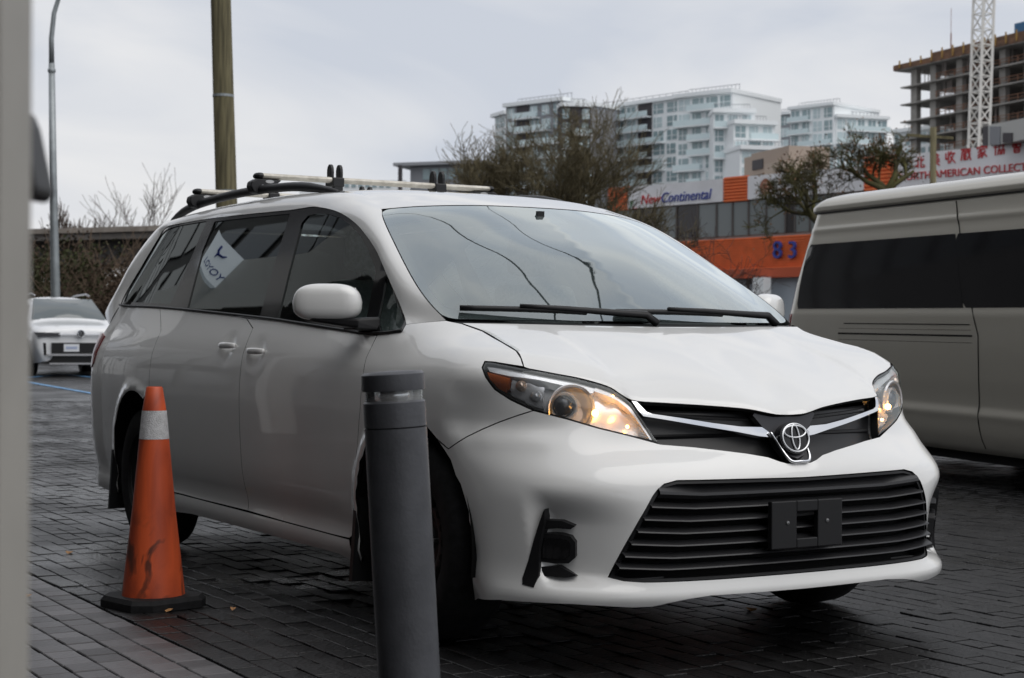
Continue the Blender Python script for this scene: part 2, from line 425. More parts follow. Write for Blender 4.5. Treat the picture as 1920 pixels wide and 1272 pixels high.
def pxo(L, off):
    S = lambda A: Lsurf(A, False)+normals_of(lambda q: Lsurf(q, False), A)*(off*(-1 if LFLIP else 1)); out = []
    for x, y in L:
        a = px(x, y)
        for it in range(8):
            q = np.array([a, a+[.002, 0], a+[0, .002]]); p = proj(S(q)); J = np.stack([(p[1]-p[0])/.002, (p[2]-p[0])/.002], -1); a = a+np.clip(np.linalg.solve(J.T@J+1e-3*np.eye(2), J.T@(np.array([x, y])-p[0])), -.03, .03)
        out.append(a)
    return out
def pxr(L): return [px(*p, rel=True) for p in L]
def uz(u, z):
    i = (z-ZG[0])/.01; s = np.arange(0, 6.3, .01); uu = bicubic(UT, s/DS, np.full(len(s), i)); k = np.argmin(np.abs(uu-u))
    return np.array([s[k], z])
def wz(w, z):
    i = (z-ZG[0])/.01; s = np.arange(0, 1.7, .004); ww = bicubic(WT, s/DS, np.full(len(s), i)); return np.array([np.interp(w, ww, s), z])
def L3(a): return Lsurf(np.atleast_2d(a), False)
def arch(cx, a0, a1, n=26, rx=.425, rz=.44):
    return [uz(cx+rx*math.cos(t), max(.357+rz*math.sin(t), .19)) for t in np.linspace(a0, a1, n)]

PAINT = mat('white_paint', (.78, .78, .765), .32, 0, 1.0, .5, coat_r=.015)
BLK = mat('black_plastic', (.012, .012, .013), .45, spec=.4)
BLKM = mat('matt_black', (.006, .006, .006), .8, spec=.2)
GLOSSB = mat('gloss_black', (.008, .008, .009), .08, spec=.5)
CHROME = mat('chrome', (.82, .83, .85), .09, 1.0)
RUB = mat('rubber', (.016, .016, .017), .7, spec=.25, noise=(30, .4))
G_WS = glass('windscreen_glass', (.84, .93, .915), 1.6, (.07, (.6, .76, .76)), 3.0)  # pale teal film paints in brightness missing from the screen's sky reflection
G_FD = glass('front_door_glass', (.76, .87, .85), 1.5)
G_PV = glass('privacy_glass', (.07, .078, .072), 1.55)
G_LENS = glass('lamp_lens', (.95, .96, .97), 1.45, (.03, (.8, .8, .8)))

van = empty('minivan', (0, 0, 0), 0, 'white minivan with roof racks parked in front, amber front light lit', 'minivan')
def both(f):
    """build for the near flank and again mirrored"""
    a = f(1); b = f(-1); return a, b
def mir(P, sg): return [np.array([p[0]*sg, p[1]]) for p in P]

# ---- outlines (points of the photograph laid on the skin)
hl_top = pxs([(982, 690), (1040, 701), (1083, 709), (1121, 719), (1146, 728), (1169, 743), (1184, 755)])
hl_in = pxs([(1198, 776), (1217, 804), (1235, 830)])
hl_bot = pxs([(1179, 817), (1121, 803), (1063, 786), (1000, 770)])
hl_out = pxs([(957, 750), (928, 731), (911, 708), (904, 689), (909, 678), (925, 679)])
head_poly = hl_top+hl_in+hl_bot+hl_out
seam_fb = pxs([(966, 781), (933, 793), (905, 805), (876, 819), (841, 842)])           # fender / bumper
arch_F = arch(0, math.pi*.98+.0, -.42)                                                # rear to front over the wheel
front_edge = [a for a in arch(0, R(56), R(-24), 20)]
lip = [uz(.44, .205), px(935, 1126), px(1010, 1131), wz(.80, .228), wz(.72, .224), wz(.64, .218), wz(.575, .219), wz(.53, .229), wz(.46, .240), wz(.38, .246), wz(.2, .244), wz(.0, .243)]
gl_low = [px(1238, 833), px(1300, 838), px(1360, 845), px(1400, 850), px(1440, 857), wz(.08, .668), wz(.05, .660), wz(0, .660)]
lg_half = [wz(0, .612), wz(.3, .616), wz(.49, .618), wz(.535, .608), wz(.56, .59), px(1225, 930), px(1200, 975), px(1170, 1030), px(1142, 1084), wz(.66, .303), wz(.60, .299), wz(.3, .297), wz(0, .297)]
half = list(seam_fb)[::-1]+hl_bot[::-1][0:]+gl_low
bump = [p for p in front_edge]+lip                                                    # near half, bottom
near_half = [front_edge[0]]+half
loop = near_half+[p*[-1, 1] for p in near_half[::-1][1:]]+[p*[-1, 1] for p in front_edge[1:]]+[p*[-1, 1] for p in lip[:-1]]+lip[::-1]+front_edge[::-1][:-1]
lg = lg_half+[p*[-1, 1] for p in lg_half[::-1][1:-1]]
bumper = panel('front_bumper', Lsurf, loop, PAINT, van, [lg], h=.017, gap=.0019, flip=LFLIP, eh=.015)
# hood cut, fender, doors
hood_cut = pxs([(982, 688), (977, 672), (968, 658), (940, 641), (905, 621), (866, 607)])
wsA = px(836, 601)
dlo_bot = pxs([(754, 622), (708, 628), (667, 625), (590, 612), (521, 601), (435, 591), (350, 582), (290, 577), (225, 573)])
dlo_front = pxs([(762, 608), (758, 592), (746, 562), (733, 533), (720, 503), (708, 475), (696, 455), (683, 437), (668, 420), (650, 406), (633, 397), (617, 392), (600, 389), (583, 388)])
dlo_top = pxs([(542, 394), (470, 401), (392, 410), (360, 415), (329, 421), (314, 425), (304, 430)])
dlo_rear = pxs([(294, 442), (283, 458), (266, 486), (250, 517), (236, 546)])
door_seam = pxs([(707, 629), (697, 650), (687, 671), (682, 695), (679, 717), (675, 770), (671, 821), (667, 880), (664.5, 930), (662, 995)])
fend = list(reversed(seam_fb))+[hl_bot[-1]]+hl_out+hood_cut+[wsA]+[dlo_front[0]]+dlo_bot[:2]+door_seam[1:]+[uz(-.50, .30), uz(-.50, .22)]+[uz(-.43, .22)]+arch(0, R(195), R(58), 34)
SEAM2 = -1.575
b_seam = [uz(SEAM2, z) for z in np.linspace(1.16, .315, 18)]
def below(L, z0=0): return L
iB = px(462, 597)
front_door = [px(707, 629)]+dlo_bot[2:4]+[px(521, 601), iB]+b_seam[1:]+[uz(-1.2, .308), uz(-.7, .304), uz(-.53, .305), uz(-.505, .32)]+door_seam[::-1][:-1]
REAR = -2.77
slide = [iB, px(435, 591), px(350, 582), px(300, 577.5)]+[uz(-2.80, z) for z in (1.1, .95, .85)]+[uz(-2.79, .8)]+arch(-3.03, R(62), R(8), 16)+[uz(-2.60, .32), uz(-2.2, .315)]+b_seam[::-1][:-1]
tail = pxs([(181, 602), (197, 600), (195, 621), (188, 641), (181, 646)])
QE = np.array([S0+3.40, 1.14])
s_back = S0+3.46
quarter = [px(300, 577.5)]+dlo_bot[-2:]+[QE, np.array([s_back, 1.08])]+[np.array([s_back, z]) for z in np.linspace(1.0, .24, 10)]+[uz(-3.52, .22)]+arch(-3.03, R(195), R(66), 34)+[uz(-2.79, .8), uz(-2.80, .85), uz(-2.80, .95), uz(-2.8, 1.1)]
rocker = [uz(-2.60, .314), uz(-1.6, .309), uz(-.53, .3005), uz(-.50, .21), uz(-.52, .205), uz(-.58, .222), uz(-.65, .232), uz(-1.2, .232), uz(-2.3, .232), uz(-2.45, .225), uz(-2.62, .215)]
for sg in (1, -1):
    panel('fender', Lsurf, mir(fend, sg), PAINT, van, h=.028, gap=.0019, flip=LFLIP, eh=.018)
    panel('front_door', Lsurf, mir(front_door, sg), PAINT, van, h=.034, gap=.0019, flip=LFLIP)
    panel('sliding_door', Lsurf, mir(slide, sg), PAINT, van, h=.034, gap=.0019, flip=LFLIP)
    panel('rear_quarter', Lsurf, mir(quarter, sg), PAINT, van, h=.034, gap=.0015, flip=LFLIP)
    panel('rocker', Lsurf, mir(rocker, sg), PAINT, van, h=.03, gap=.0015, flip=LFLIP)
# tailgate: the back between the quarters
TG = [np.array([s_back, z]) for z in np.linspace(.24, 1.08, 8)]+[np.array([6.36, 1.08]), np.array([6.36, .24])]
for sg in (1, -1): panel('tailgate', Lsurf, mir(TG, sg), PAINT, van, h=.06, gap=.001, flip=LFLIP)
# dark inner skin seen through the gaps
def shell(sg):
    for nm, q in (('inner_skin', [a for a in front_edge]+[uz(.43, .25), wz(.74, .25), wz(.74, .62)]+hl_bot[1:]+hl_out+hood_cut[1:-1]+[px(765, 625), uz(-.40, 1.0)]+arch(0, R(100), R(58), 10)),
                  ('inner_skin', [uz(-.38, 1.06), uz(-1.6, 1.13), uz(-2.9, 1.18), uz(-3.5, 1.2)]+[np.array([6.3, 1.05]), np.array([6.3, .3]), uz(-3.5, .28)]+arch(-3.03, R(190), R(-12), 26, .44, .46)+[uz(-2.4, .25), uz(-.55, .25)]+arch(0, R(190), R(100), 14, .44, .46))):
        panel(nm, Lsurf, mir(q, sg), BLKM, van, h=.08, gap=0, off=-.022, flange=0, flip=LFLIP)
for sg in (1, -1): shell(sg)
# ---- curves shared by hood, screen, pillars and roof
def C3(P, n=160): return smoothpts(P, n)
def ip(C, t):
    t = np.clip(t, 0, 1)*(len(C)-1); i = np.minimum(t.astype(int), len(C)-2); f = (t-i)[:, None]
    i0 = np.maximum(i-1, 0); i3 = np.minimum(i+2, len(C)-1); p0, p1, p2, p3 = C[i0], C[i], C[i+1], C[i3]
    return .5*(2*p1+(p2-p0)*f+(2*p0-5*p1+4*p2-p3)*f*f+(3*p1-p0-3*p2+p3)*f**3)
def coons(bot, top, lef, rig, LA, LB, bulge=0):
    """patch from centre line (lef) to side (rig), front (bot) to back (top); mirrored for negative a"""
    def S(A):
        A = np.asarray(A, float); sg = np.sign(A[:, 0]+1e-12); a = np.clip(np.abs(A[:, 0])/LA, -.02, 1.0); b = np.clip(A[:, 1]/LB, 0, 1)
        aa = a[:, None]; bb = b[:, None]
        P = (1-bb)*ip(bot, a)+bb*ip(top, a)+(1-aa)*ip(lef, b)+aa*ip(rig, b)-((1-aa)*(1-bb)*bot[0]+aa*(1-bb)*bot[-1]+(1-aa)*bb*top[0]+aa*bb*top[-1])
        P = P.copy(); P[:, 2] += bulge*16*(a*(1-a)*.5+.5*(1-a)*(1+a)*.5)*b*(1-b)*.5
        P[:, 1] *= sg
        return P
    return S
L1 = lambda p: L3(p)[0]
mY = lambda P: np.asarray(P)*[1, -1, 1]
lipc = np.array([(.905, 0, .816), (.906, -.05, .818), (.902, -.09, .824), (.882, -.164, .838), (.837, -.284, .849), (.784, -.42, .858), (.757, -.525, .866)])
hood_front = C3(np.concatenate([lipc, [L1(p) for p in hl_top[::-1][1:]]])); hood_side = C3([L1(p) for p in hood_cut])
hood_front[-1] = hood_side[0]
hood_mid = C3([(.905, 0, .816), (.893, 0, .833), (.86, 0, .856), (.80, 0, .887), (.70, 0, .932), (.5, 0, 1.008), (.3, 0, 1.073), (.15, 0, 1.115)])
hood_rear = C3([(.15, 0, 1.115), (.14, -.3, 1.117), (.10, -.58, 1.121), hood_side[-1]])
HS = coons(hood_front, hood_rear, hood_mid, hood_side, .8, .9, .012)
q = .001
panel('hood', HS, [(-.8+q, q), (.8-q, q), (.8-q, .9-q), (-.8+q, .9-q)], PAINT, van, h=.028, gap=.001, off=.0015, eh=.014, flange=.02, flip=True)
# windscreen
E_ws = [L1(wsA), (-.165, -.813, 1.206), (-.335, -.793, 1.30), (-.62, -.731, 1.456), (-.80, -.684, 1.552), (-.90, -.645, 1.598)]
ws_side = C3(E_ws); ws_bot = C3([(.085, 0, 1.135), (.07, -.3, 1.135), (.025, -.58, 1.136), (-.03, -.74, 1.138), L1(wsA)])
ws_top = C3([(-.785, 0, 1.628), (-.80, -.25, 1.626), (-.845, -.48, 1.615), (-.90, -.645, 1.598)])
ws_mid = C3([(.085, 0, 1.135), (-.14, 0, 1.285), (-.37, 0, 1.425), (-.60, 0, 1.540), (-.785, 0, 1.628)])
WS = coons(ws_bot, ws_top, ws_mid, ws_side, .8, 1.0)
def rrect(a0, a1, b0, b1, r, n=6):
    P = []
    for cx, cy, t0 in ((a1-r, b0+r, -90), (a1-r, b1-r, 0), (a0+r, b1-r, 90), (a0+r, b0+r, 180)):
        for k in range(n+1): t = R(t0+90*k/n); P.append((cx+r*math.cos(t), cy+r*math.sin(t)))
    return P
glassw = rrect(-.795, .795, .004, .992, .05)
panel('windscreen', WS, glassw, G_WS, van, h=.05, gap=0, off=0, flange=0, flip=True)
FRIT = mat('screen_frit', (.02, .022, .024), .25)
panel('frit_band', WS, glassw, FRIT, van, [rrect(-.755, .755, .075, .962, .06)], h=.05, gap=0, off=-.003, flange=0, flip=True)
panel('camera_housing', WS, [(-.10, .99), (.10, .99), (.115, .83), (-.115, .83)], mat('camera_frit', (.07, .08, .085), .4), van, h=.05, gap=0, off=-.004, flange=.03, flip=True)
# cowl tray below the screen
cow = np.stack([hood_rear+[0.0, 0, -.012], ws_bot*[1, 1, 1]+[.0, 0, -.008]], 0); cow = np.concatenate([cow[:, ::-1]*[1, -1, 1], cow[:, 1:]], 1)
gridmesh('cowl_tray', cow, BLK, van, flip=False)
# A-pillar, cant rail and D-pillar as one pressed strip round the side glass
A_c = C3(E_ws[:-1]+[(-.905, -.640, 1.601), (-1.04, -.615, 1.643), (-1.2, -.603, 1.684), (-1.5, -.60, 1.714), (-1.9, -.60, 1.733), (-2.5, -.60, 1.737), (-3.1, -.60, 1.722), (-3.5, -.60, 1.698), (-3.74, -.605, 1.668), (-3.85, -.65, 1.60), (-3.91, -.71, 1.5), (-3.955, -.755, 1.40), (-4.0, -.80, 1.30), (-4.03, -.84, 1.21), L1(QE)], 400)
B_all = [L1(p) for p in dlo_front+dlo_top+dlo_rear+[dlo_bot[-1]]]
B_c = C3(B_all, 400)
def near_t(C, P): return np.argmin(np.linalg.norm(C-np.asarray(P), axis=1))/(len(C)-1)
kA = [0, near_t(A_c, (-.62, -.731, 1.456)), near_t(A_c, (-.93, -.635, 1.61)), near_t(A_c, (-1.5, -.6, 1.714)), near_t(A_c, (-3.5, -.60, 1.698)), near_t(A_c, (-3.80, -.62, 1.64)), near_t(A_c, (-3.955, -.755, 1.40)), 1]
kB = [0, near_t(B_c, L1(px(708, 475))), near_t(B_c, L1(px(633, 397))), near_t(B_c, L1(px(560, 391))), near_t(B_c, L1(px(329, 421))), near_t(B_c, L1(px(304, 430))), near_t(B_c, L1(px(256, 505))), 1]
T = np.linspace(0, 1, 150); kT = np.linspace(0, 1, 8)
PA = ip(A_c, pchip(kT, kA, T)); PB = ip(B_c, pchip(kT, kB, T))
tt = np.linspace(0, 1, 11); tanA = np.gradient(PA+PB, axis=0)/2; N_ = np.cross(tanA, PB-PA); N_ /= np.maximum(np.linalg.norm(N_, axis=1, keepdims=True), 1e-9)
cenr = np.array([-2.0, 0, 1.0]); sgn = np.sign((N_*((PA+PB)/2-cenr)).sum(1))[:, None]; N_ = N_*np.sign(np.median(sgn))
bul = np.interp(T, [0, .06, .15, .35, .5, .72, .85, 1], [.0, .012, .016, .022, .024, .026, .03, .004])
ST = np.array([PA+(PB-PA)*t+N_*(bul*4*t*(1-t))[:, None] for t in tt]).transpose(1, 0, 2)
for sg in (1, -1):
    gridmesh('pillar_strip', ST if sg > 0 else ST*[1, -1, 1], PAINT, van, flip=(sg < 0))
# roof
iA = [int(round(k*399)) for k in (near_t(A_c, (-.905, -.640, 1.601)), near_t(A_c, (-3.74, -.605, 1.668)))]
rf_side = resample(A_c[iA[0]:iA[1]+1], 160); rf_front = ws_top.copy(); rf_front[-1] = rf_side[0]
rf_rear = C3([(-3.80, 0, 1.69), (-3.79, -.35, 1.688), rf_side[-1]])
rf_mid = C3([(-.785, 0, 1.628), (-.95, 0, 1.666), (-1.2, 0, 1.710), (-1.6, 0, 1.752), (-2.2, 0, 1.772), (-3.0, 0, 1.752), (-3.5, 0, 1.722), (-3.80, 0, 1.69)])
RS = coons(rf_front, rf_rear, rf_mid, rf_side, .65, 2.95)
panel('roof', RS, [(-.648, .003), (.648, .003), (.648, 2.94), (-.648, 2.94)], PAINT, van, h=.05, gap=.002, off=0, flange=.012, flip=True)
# rear screen
ia = iA[1]; rs = resample(A_c[ia:], 20)
gridmesh('rear_screen', np.stack([rs, rs*[1, -1, 1]], 1), GLOSSB, van)
# side glass
frame_poly = dlo_front+dlo_top+dlo_rear+dlo_bot[::-1]
g_front = pxs([(564, 418), (576, 404), (592, 400), (612, 400.5), (634, 407), (655, 421), (675, 443), (690, 470), (700, 497), (702, 512), (684, 603), (640, 609), (519, 596), (540, 510)])
g_tri = pxs([(722, 518), (735, 546), (746, 573), (756, 602), (750, 616), (712, 621), (706, 600)])
g_slide = pxs([(401, 415), (470, 407), (542, 400), (537, 417), (510, 505), (486, 592), (420, 585), (350, 577), (362, 530), (378, 470)])
g_qtr = pxs([(386, 414), (352, 495), (318, 570), (270, 567), (231, 564.5), (250, 523), (268, 492), (288, 461), (298, 444), (310, 431), (333, 423)])
LS = lambda A: Lsurf(A, False)
for sg in (1, -1):
    panel('window_surround', LS, mir(frame_poly, sg), GLOSSB, van, [mir(g, sg) for g in (g_front, g_tri, g_slide, g_qtr)], h=.05, gap=.0, off=-.004, flip=LFLIP, flange=.012)
    for g, mm in ((g_front, G_FD), (g_tri, G_FD), (g_slide, G_PV), (g_qtr, G_PV)):
        panel('side_window', LS, mir(g, sg), mm, van, h=.06, gap=-.004, off=-.009, flange=0, flip=LFLIP)
    # belt weatherstrip
    sp = np.array([L1(p) for p in resample(np.array(dlo_bot[:-1]+[dlo_bot[-1]]), 30)])*[1, sg, 1]
    MB().tube([p+np.array([0, -.002*sg, .004]) for p in sp], .006, 6).build('belt_strip', BLK, van, True)
# cabin: dashboard, seats, wheel, black tub
TUB = mat('cabin_dark', (.03, .032, .033), .8)
SEAT = mat('seat_cloth', (.22, .23, .23), .9, noise=(60, .3))
b = MB(); b.hexa([(-3.9, -.82, .5), (.3, -.82, .5), (.3, .82, .5), (-3.9, .82, .5), (-3.9, -.80, .62), (.3, -.80, .62), (.3, .80, .62), (-3.9, .80, .62)]); b.build('cabin_floor', TUB, van)
P = np.array([[(-.05, -.78, 1.09), (-.18, -.80, 1.11), (-.34, -.79, 1.08), (-.42, -.78, .98), (-.40, -.78, .7)], [(.05, -.35, 1.10), (-.2, -.35, 1.13), (-.36, -.35, 1.09), (-.45, -.35, .99), (-.42, -.35, .7)], [(.05, .1, 1.10), (-.2, .1, 1.12), (-.38, .1, 1.09), (-.47, .1, .99), (-.44, .1, .7)], [(.04, .38, 1.11), (-.18, .38, 1.16), (-.36, .38, 1.13), (-.44, .38, .99), (-.42, .38, .7)], [(-.05, .78, 1.09), (-.18, .80, 1.11), (-.34, .79, 1.08), (-.42, .78, .98), (-.40, .78, .7)]])
gridmesh('dashboard', P, mat('dash_grey', (.10, .105, .11), .7), van, flip=True)
for y in (-.42, .42):
    b = MB(); b.hexa([(-1.25, y-.25, .62), (-.70, y-.25, .62), (-.70, y+.25, .62), (-1.25, y+.25, .62), (-1.25, y-.25, .82), (-.72, y-.24, .84), (-.72, y+.24, .84), (-1.25, y+.25, .82)])
    b.hexa([(-1.36, y-.25, .78), (-1.20, y-.25, .80), (-1.20, y+.25, .80), (-1.36, y+.25, .78), (-1.50, y-.20, 1.32), (-1.38, y-.20, 1.33), (-1.38, y+.20, 1.33), (-1.50, y+.20, 1.32)])
    b.hexa([(-1.50, y-.13, 1.36), (-1.40, y-.13, 1.37), (-1.40, y+.13, 1.37), (-1.50, y+.13, 1.36), (-1.53, y-.11, 1.55), (-1.44, y-.11, 1.56), (-1.44, y+.11, 1.56), (-1.53, y+.11, 1.55)])
    so = b.build('front_seat', SEAT, van); bv = so.modifiers.new('b', 'BEVEL'); bv.width = .05; bv.segments = 3
b = MB(); tw = [Vector((-.62, .40, 1.03))+Matrix.Rotation(R(-25), 3, 'Y')@Vector((0, .185*math.cos(t), .185*math.sin(t))) for t in np.linspace(0, 2*math.pi, 25)]
b.tube(tw, .016, 6, False); b.box((-.60, .40, 1.02), (.05, .12, .10), (0, R(-25), 0)); b.bar((-.6, .23, 1.03), (-.6, .57, 1.03), .03); b.build('steering_wheel', BLK, van, 40)
b = MB(); b.box((-.72, 0, 1.50), (.03, .24, .07)); b.box((-.70, 0, 1.56), (.02, .03, .09)); b.build('inner_mirror', BLK, van)

# ---- wheels
STEEL = mat('black_steel_wheel', (.02, .02, .022), .45, .2)
def wheel(u, v, sg):
    e = bpy.data.objects.new('wheel', None); link(e, van); e.empty_display_size = .1; e.location = (u, v, .357)
    ax = (0, -sg, 0)
    b = MB(); b.lathe([(.215, -.11), (.30, -.115), (.338, -.10), (.354, -.07), (.357, -.02), (.357, .02), (.354, .07), (.338, .10), (.30, .115), (.255, .112), (.222, .105), (.215, .09)], 56, (0, 0, 0), ax); b.build('tyre', RUB, e, 50)
    b = MB(); b.lathe([(.222, .10), (.218, .085), (.200, .075), (.19, .045), (.175, .04), (.165, .055), (.14, .066), (.11, .06), (.095, .045), (.06, .045), (.05, .06), (.03, .062), (.001, .062)], 48, (0, 0, 0), ax); b.build('rim', STEEL, e, 40)
    if sg < 0: return
    for k in range(18):
        t = 2*math.pi*k/18; MB().lathe([(.0135, .0), (.0135, .067), (.001, .067)], 10, (.150*math.cos(t), 0, .150*math.sin(t)), ax).build('vent_hole', BLKM, e)
    for k in range(5):
        t = 2*math.pi*k/5; MB().lathe([(.011, .04), (.011, .065), (.006, .07), (.001, .07)], 6, (.08*math.cos(t), 0, .08*math.sin(t)), ax).build('lug_nut', mat('nut_steel', (.12, .12, .12), .5, .6), e)
for u in (0, -3.03):
    for sg in (1, -1):
        wheel(u, -.848*sg, sg)
        # wheel-well liner
        arcp = [(.445*math.cos(t), .357+.46*math.sin(t)) for t in np.linspace(R(-10), R(190), 24)]
        P = np.array([[(u+x, -y*sg, z) for x, z in arcp] for y in (.962, .5)]); gridmesh('wheel_liner', P, BLKM, van, flip=(sg > 0))
        MB().box((u, -.55*sg, .62), (.88, .02, .6)).build('well_wall', BLKM, van)
        # mud flap
        s0 = L1(uz(u-.47, .35)); x0 = u-.425
        b = MB(); b.hexa([(x0-.035, -.985*sg, .155), (x0-.01, -.985*sg, .155), (x0-.01, -.72*sg, .155), (x0-.035, -.72*sg, .155), (x0-.03, -.968*sg, .47), (x0-.005, -.968*sg, .47), (x0-.005, -.72*sg, .47), (x0-.03, -.72*sg, .47)]); b.build('mud_flap', BLK, van)
MB().box((-1.6, 0, .27), (4.6, 1.5, .12)).build('underbody', BLKM, van)
b = MB(); b.box((.60, 0, .26), (.55, 1.2, .05), (0, R(-4), 0)); b.build('splash_shield', mat('grey_shield', (.10, .10, .10), .7), van)

# ---- headlights
AMBER = mat('amber_reflector', (.60, .13, .02), .25, spec=.6)
SILV = mat('lamp_silver', (.80, .80, .81), .20, .45)
SILD = mat('lamp_grey', (.62, .62, .63), .35, 0)
BULB = mat('lit_amber_bulb', (1, .5, .15), .3, emit=((1, .46, .10), 16))
hp_in = [tuple(p) for p in inset(dense(head_poly, .02), .005)]
def ruffle(B): return .007*np.sin(B[:, 0]*130)+.004*np.sin(B[:, 1]*260)
for sg in (1, -1):
    h = panel('headlight', LS, mir(head_poly, sg), G_LENS, van, h=.03, gap=.003, off=.001, flange=0, flip=LFLIP)
    panel('lamp_bezel', LS, mir(head_poly, sg), BLK, h, [mir(hp_in, sg)], h=.03, gap=.0003, off=-.004, flange=.03, flip=LFLIP)
    panel('lamp_back', LS, mir(head_poly, sg), SILD, h, h=.02, gap=-.004, off=-.062, flange=0, flip=LFLIP)
    def lp(x, y, off):   # a point below the lens
        a = px(x, y); p = L1(a); n = normals_of(LS, np.atleast_2d(a))[0]*(-1 if LFLIP else 1); q = p+n*off; return np.array([q[0], q[1]*sg, q[2]])
    top = pxs([(911, 682), (950, 687), (985, 694), (1040, 705), (1083, 713), (1120, 724), (1112, 733), (1060, 719), (1010, 708), (985, 705), (955, 702), (915, 692)])
    panel('lamp_trim', LS, mir(top, sg), SILV, h, h=.02, gap=0, off=-.014, flange=.04, flip=LFLIP)
    am = pxs([(911, 694), (955, 707), (948, 738), (932, 730), (917, 715)])
    panel('amber_marker', LS, mir(am, sg), AMBER, h, h=.02, gap=0, off=-.012, flange=.04, flip=LFLIP)
    cl = pxs([(958, 708), (1000, 716), (1022, 722), (1012, 766), (985, 758), (952, 741)])
    panel('clear_reflector', LS, mir(cl, sg), SILV, h, h=.012, gap=0, off=-.030, flange=.03, flip=LFLIP, disp=ruffle)
    inn = pxs([(1112, 724), (1140, 732), (1165, 745), (1182, 760), (1200, 785), (1228, 824), (1180, 812), (1112, 797), (1104, 780), (1110, 752)])
    panel('indicator_reflector', LS, mir(inn, sg), SILV, h, h=.010, gap=0, off=-.042, flange=.02, flip=LFLIP, disp=ruffle)
    edge_ = pxs([(1118, 722), (1146, 732), (1168, 746), (1184, 762), (1206, 795), (1228, 826), (1222, 824), (1198, 790), (1176, 762), (1160, 748), (1140, 738), (1114, 729)])
    panel('light_guide', LS, mir(edge_, sg), SILV, h, h=.012, gap=0, off=-.012, flange=.03, flip=LFLIP)
    for k in range(9):
        y = 772+k*5.6; a0, a1 = lp(1168+k*4.6, y, -.022), lp(1186+k*4.6, y+5, -.022); MB().bar(a0, a1, .003, .003).build('lamp_rib', SILV, h)
    ax = np.array([.90, -.36*sg, -.02]); ax /= np.linalg.norm(ax)
    c0 = lp(1070, 754, -.052); MB().lathe([(.075, .030), (.071, .037), (.064, .030), (.054, .008), (.040, -.008), (.001, -.008)], 40, c0, ax).build('projector_bowl', mat('bowl_grey', (.45, .45, .46), .3, .6), h, 40)
    MB().lathe([(.072, .036), (.078, .040), (.080, .034)], 40, c0, ax).build('bowl_rim', SILV, h, 40)
    c1 = lp(1056, 754, -.042); MB().lathe([(.049, -.02), (.049, .018), (.046, .024), (.040, .022), (.036, .012)], 40, c1, ax).build('projector_ring', SILV, h, 40)
    MB().lathe([(.036, .008), (.032, .018), (.022, .026), (.010, .030), (.0005, .031)], 32, c1, ax).build('projector_lens', mat('projector_glass', (.02, .022, .03), .03, spec=.8), h, True)
    for k, (x, y) in enumerate(((975, 723), (1003, 742))):
        c2 = lp(x, y, -.022); MB().lathe([(.018, -.01), (.0185, .004), (.012, .012), (.0005, .015)], 20, c2, ax).build('marker_bulb', SILV if k else mat('bulb_glass', (.80, .62, .5), .1, .6), h, True)
    for (x, y, r_) in ((1117, 772, .012), (1150, 738, .006), (1178, 798, .006)):
        c3 = lp(x, y, -.016); MB().lathe([(.0005, -r_), (r_*.75, -r_*.7), (r_, 0), (r_*.75, r_*.7), (.0005, r_)], 16, c3, ax).build('indicator_bulb', BULB, h, True)
    ld = bpy.data.lights.new('indicator_glow', 'POINT'); ld.energy = .075 if sg > 0 else .012; ld.color = (1, .36, .07); ld.shadow_soft_size = .012; lo = bpy.data.objects.new('indicator_glow', ld); link(lo, h); lo.location = tuple(lp(1150, 778, -.022))

# ---- upper grille, wings, badge
gback = [wz(0, .66), wz(.3, .71)]+[px(1232, 834)]+hl_in[::-1]+[hl_top[-1]]+[wz(.3, .86), wz(0, .83)]
gback = gback+[p*[-1, 1] for p in gback[::-1][1:-1]]
panel('upper_grille', Lsurf, gback, mat('grille_black', (.010, .010, .011), .35), van, h=.03, gap=-.004, off=-.045, flange=0, flip=LFLIP)
for k, (z0, z1) in enumerate(((.795, .822), (.752, .748))):
    for sg in (1, -1):
        b = MB(); s_ = [wz(w, z0+(z1-z0)*w/.5) for w in np.linspace(.12, .47, 12)]
        b.tube([L1(p)*np.array([1, sg, 1])-[.045, 0, 0] for p in s_], .007, 5); b.build('grille_bar', BLK, van)
wing = pxs([(1184, 753), (1193, 754), (1212, 773), (1224, 777), (1280, 785), (1337, 794), (1388, 800.5), (1428, 801.5), (1440, 810), (1449, 821), (1423, 818.5), (1380, 810), (1337, 803), (1250, 788), (1206, 781), (1196, 770)])
for sg in (1, -1): panel('chrome_wing', Lsurf, mir(wing, sg), CHROME, van, h=.02, gap=0, off=.003, flange=.03, flip=LFLIP)
vv = [L1(p)+[.012, 0, 0] for p in pxs([(1440, 811), (1450, 824), (1460, 840), (1470, 855)])]; vv = vv+[np.array([vv[-1][0]+.012, -.035, .666]), np.array([vv[-1][0]+.014, 0, .665])]
MB().tube(smoothpts(vv+[p*[1, -1, 1] for p in vv[::-1][1:]], 40), .0055, 8).build('chrome_vee', CHROME, van, True)
sh = pxs([(1411, 779), (1430, 802), (1449, 820), (1474, 854)])
sh = [wz(0, .822), wz(.06, .826), wz(.11, .836)]+sh+[wz(0, .672)]
sh = sh+[p*[-1, 1] for p in sh[::-1][1:-1]]
GUN = mat('gunmetal', (.06, .06, .065), .35, .5)
panel('badge_shield', Lsurf, sh, GUN, van, h=.02, gap=0, off=.002, flange=.03, flip=LFLIP)
bc = np.array([.935, 0, .742]); ti = R(-14)
def bp(y, z, o=0): return bc+np.array([math.cos(ti)*o-math.sin(-ti)*z*1.0*math.tan(0)-z*math.tan(R(14)), y, z+o*.2])
b = MB(); V = [bp(.064*math.cos(t), .053*math.sin(t), .0) for t in np.linspace(0, 2*math.pi, 41)[:-1]]; V2 = [bp(.064*math.cos(t), .053*math.sin(t), -.04) for t in np.linspace(0, 2*math.pi, 41)[:-1]]
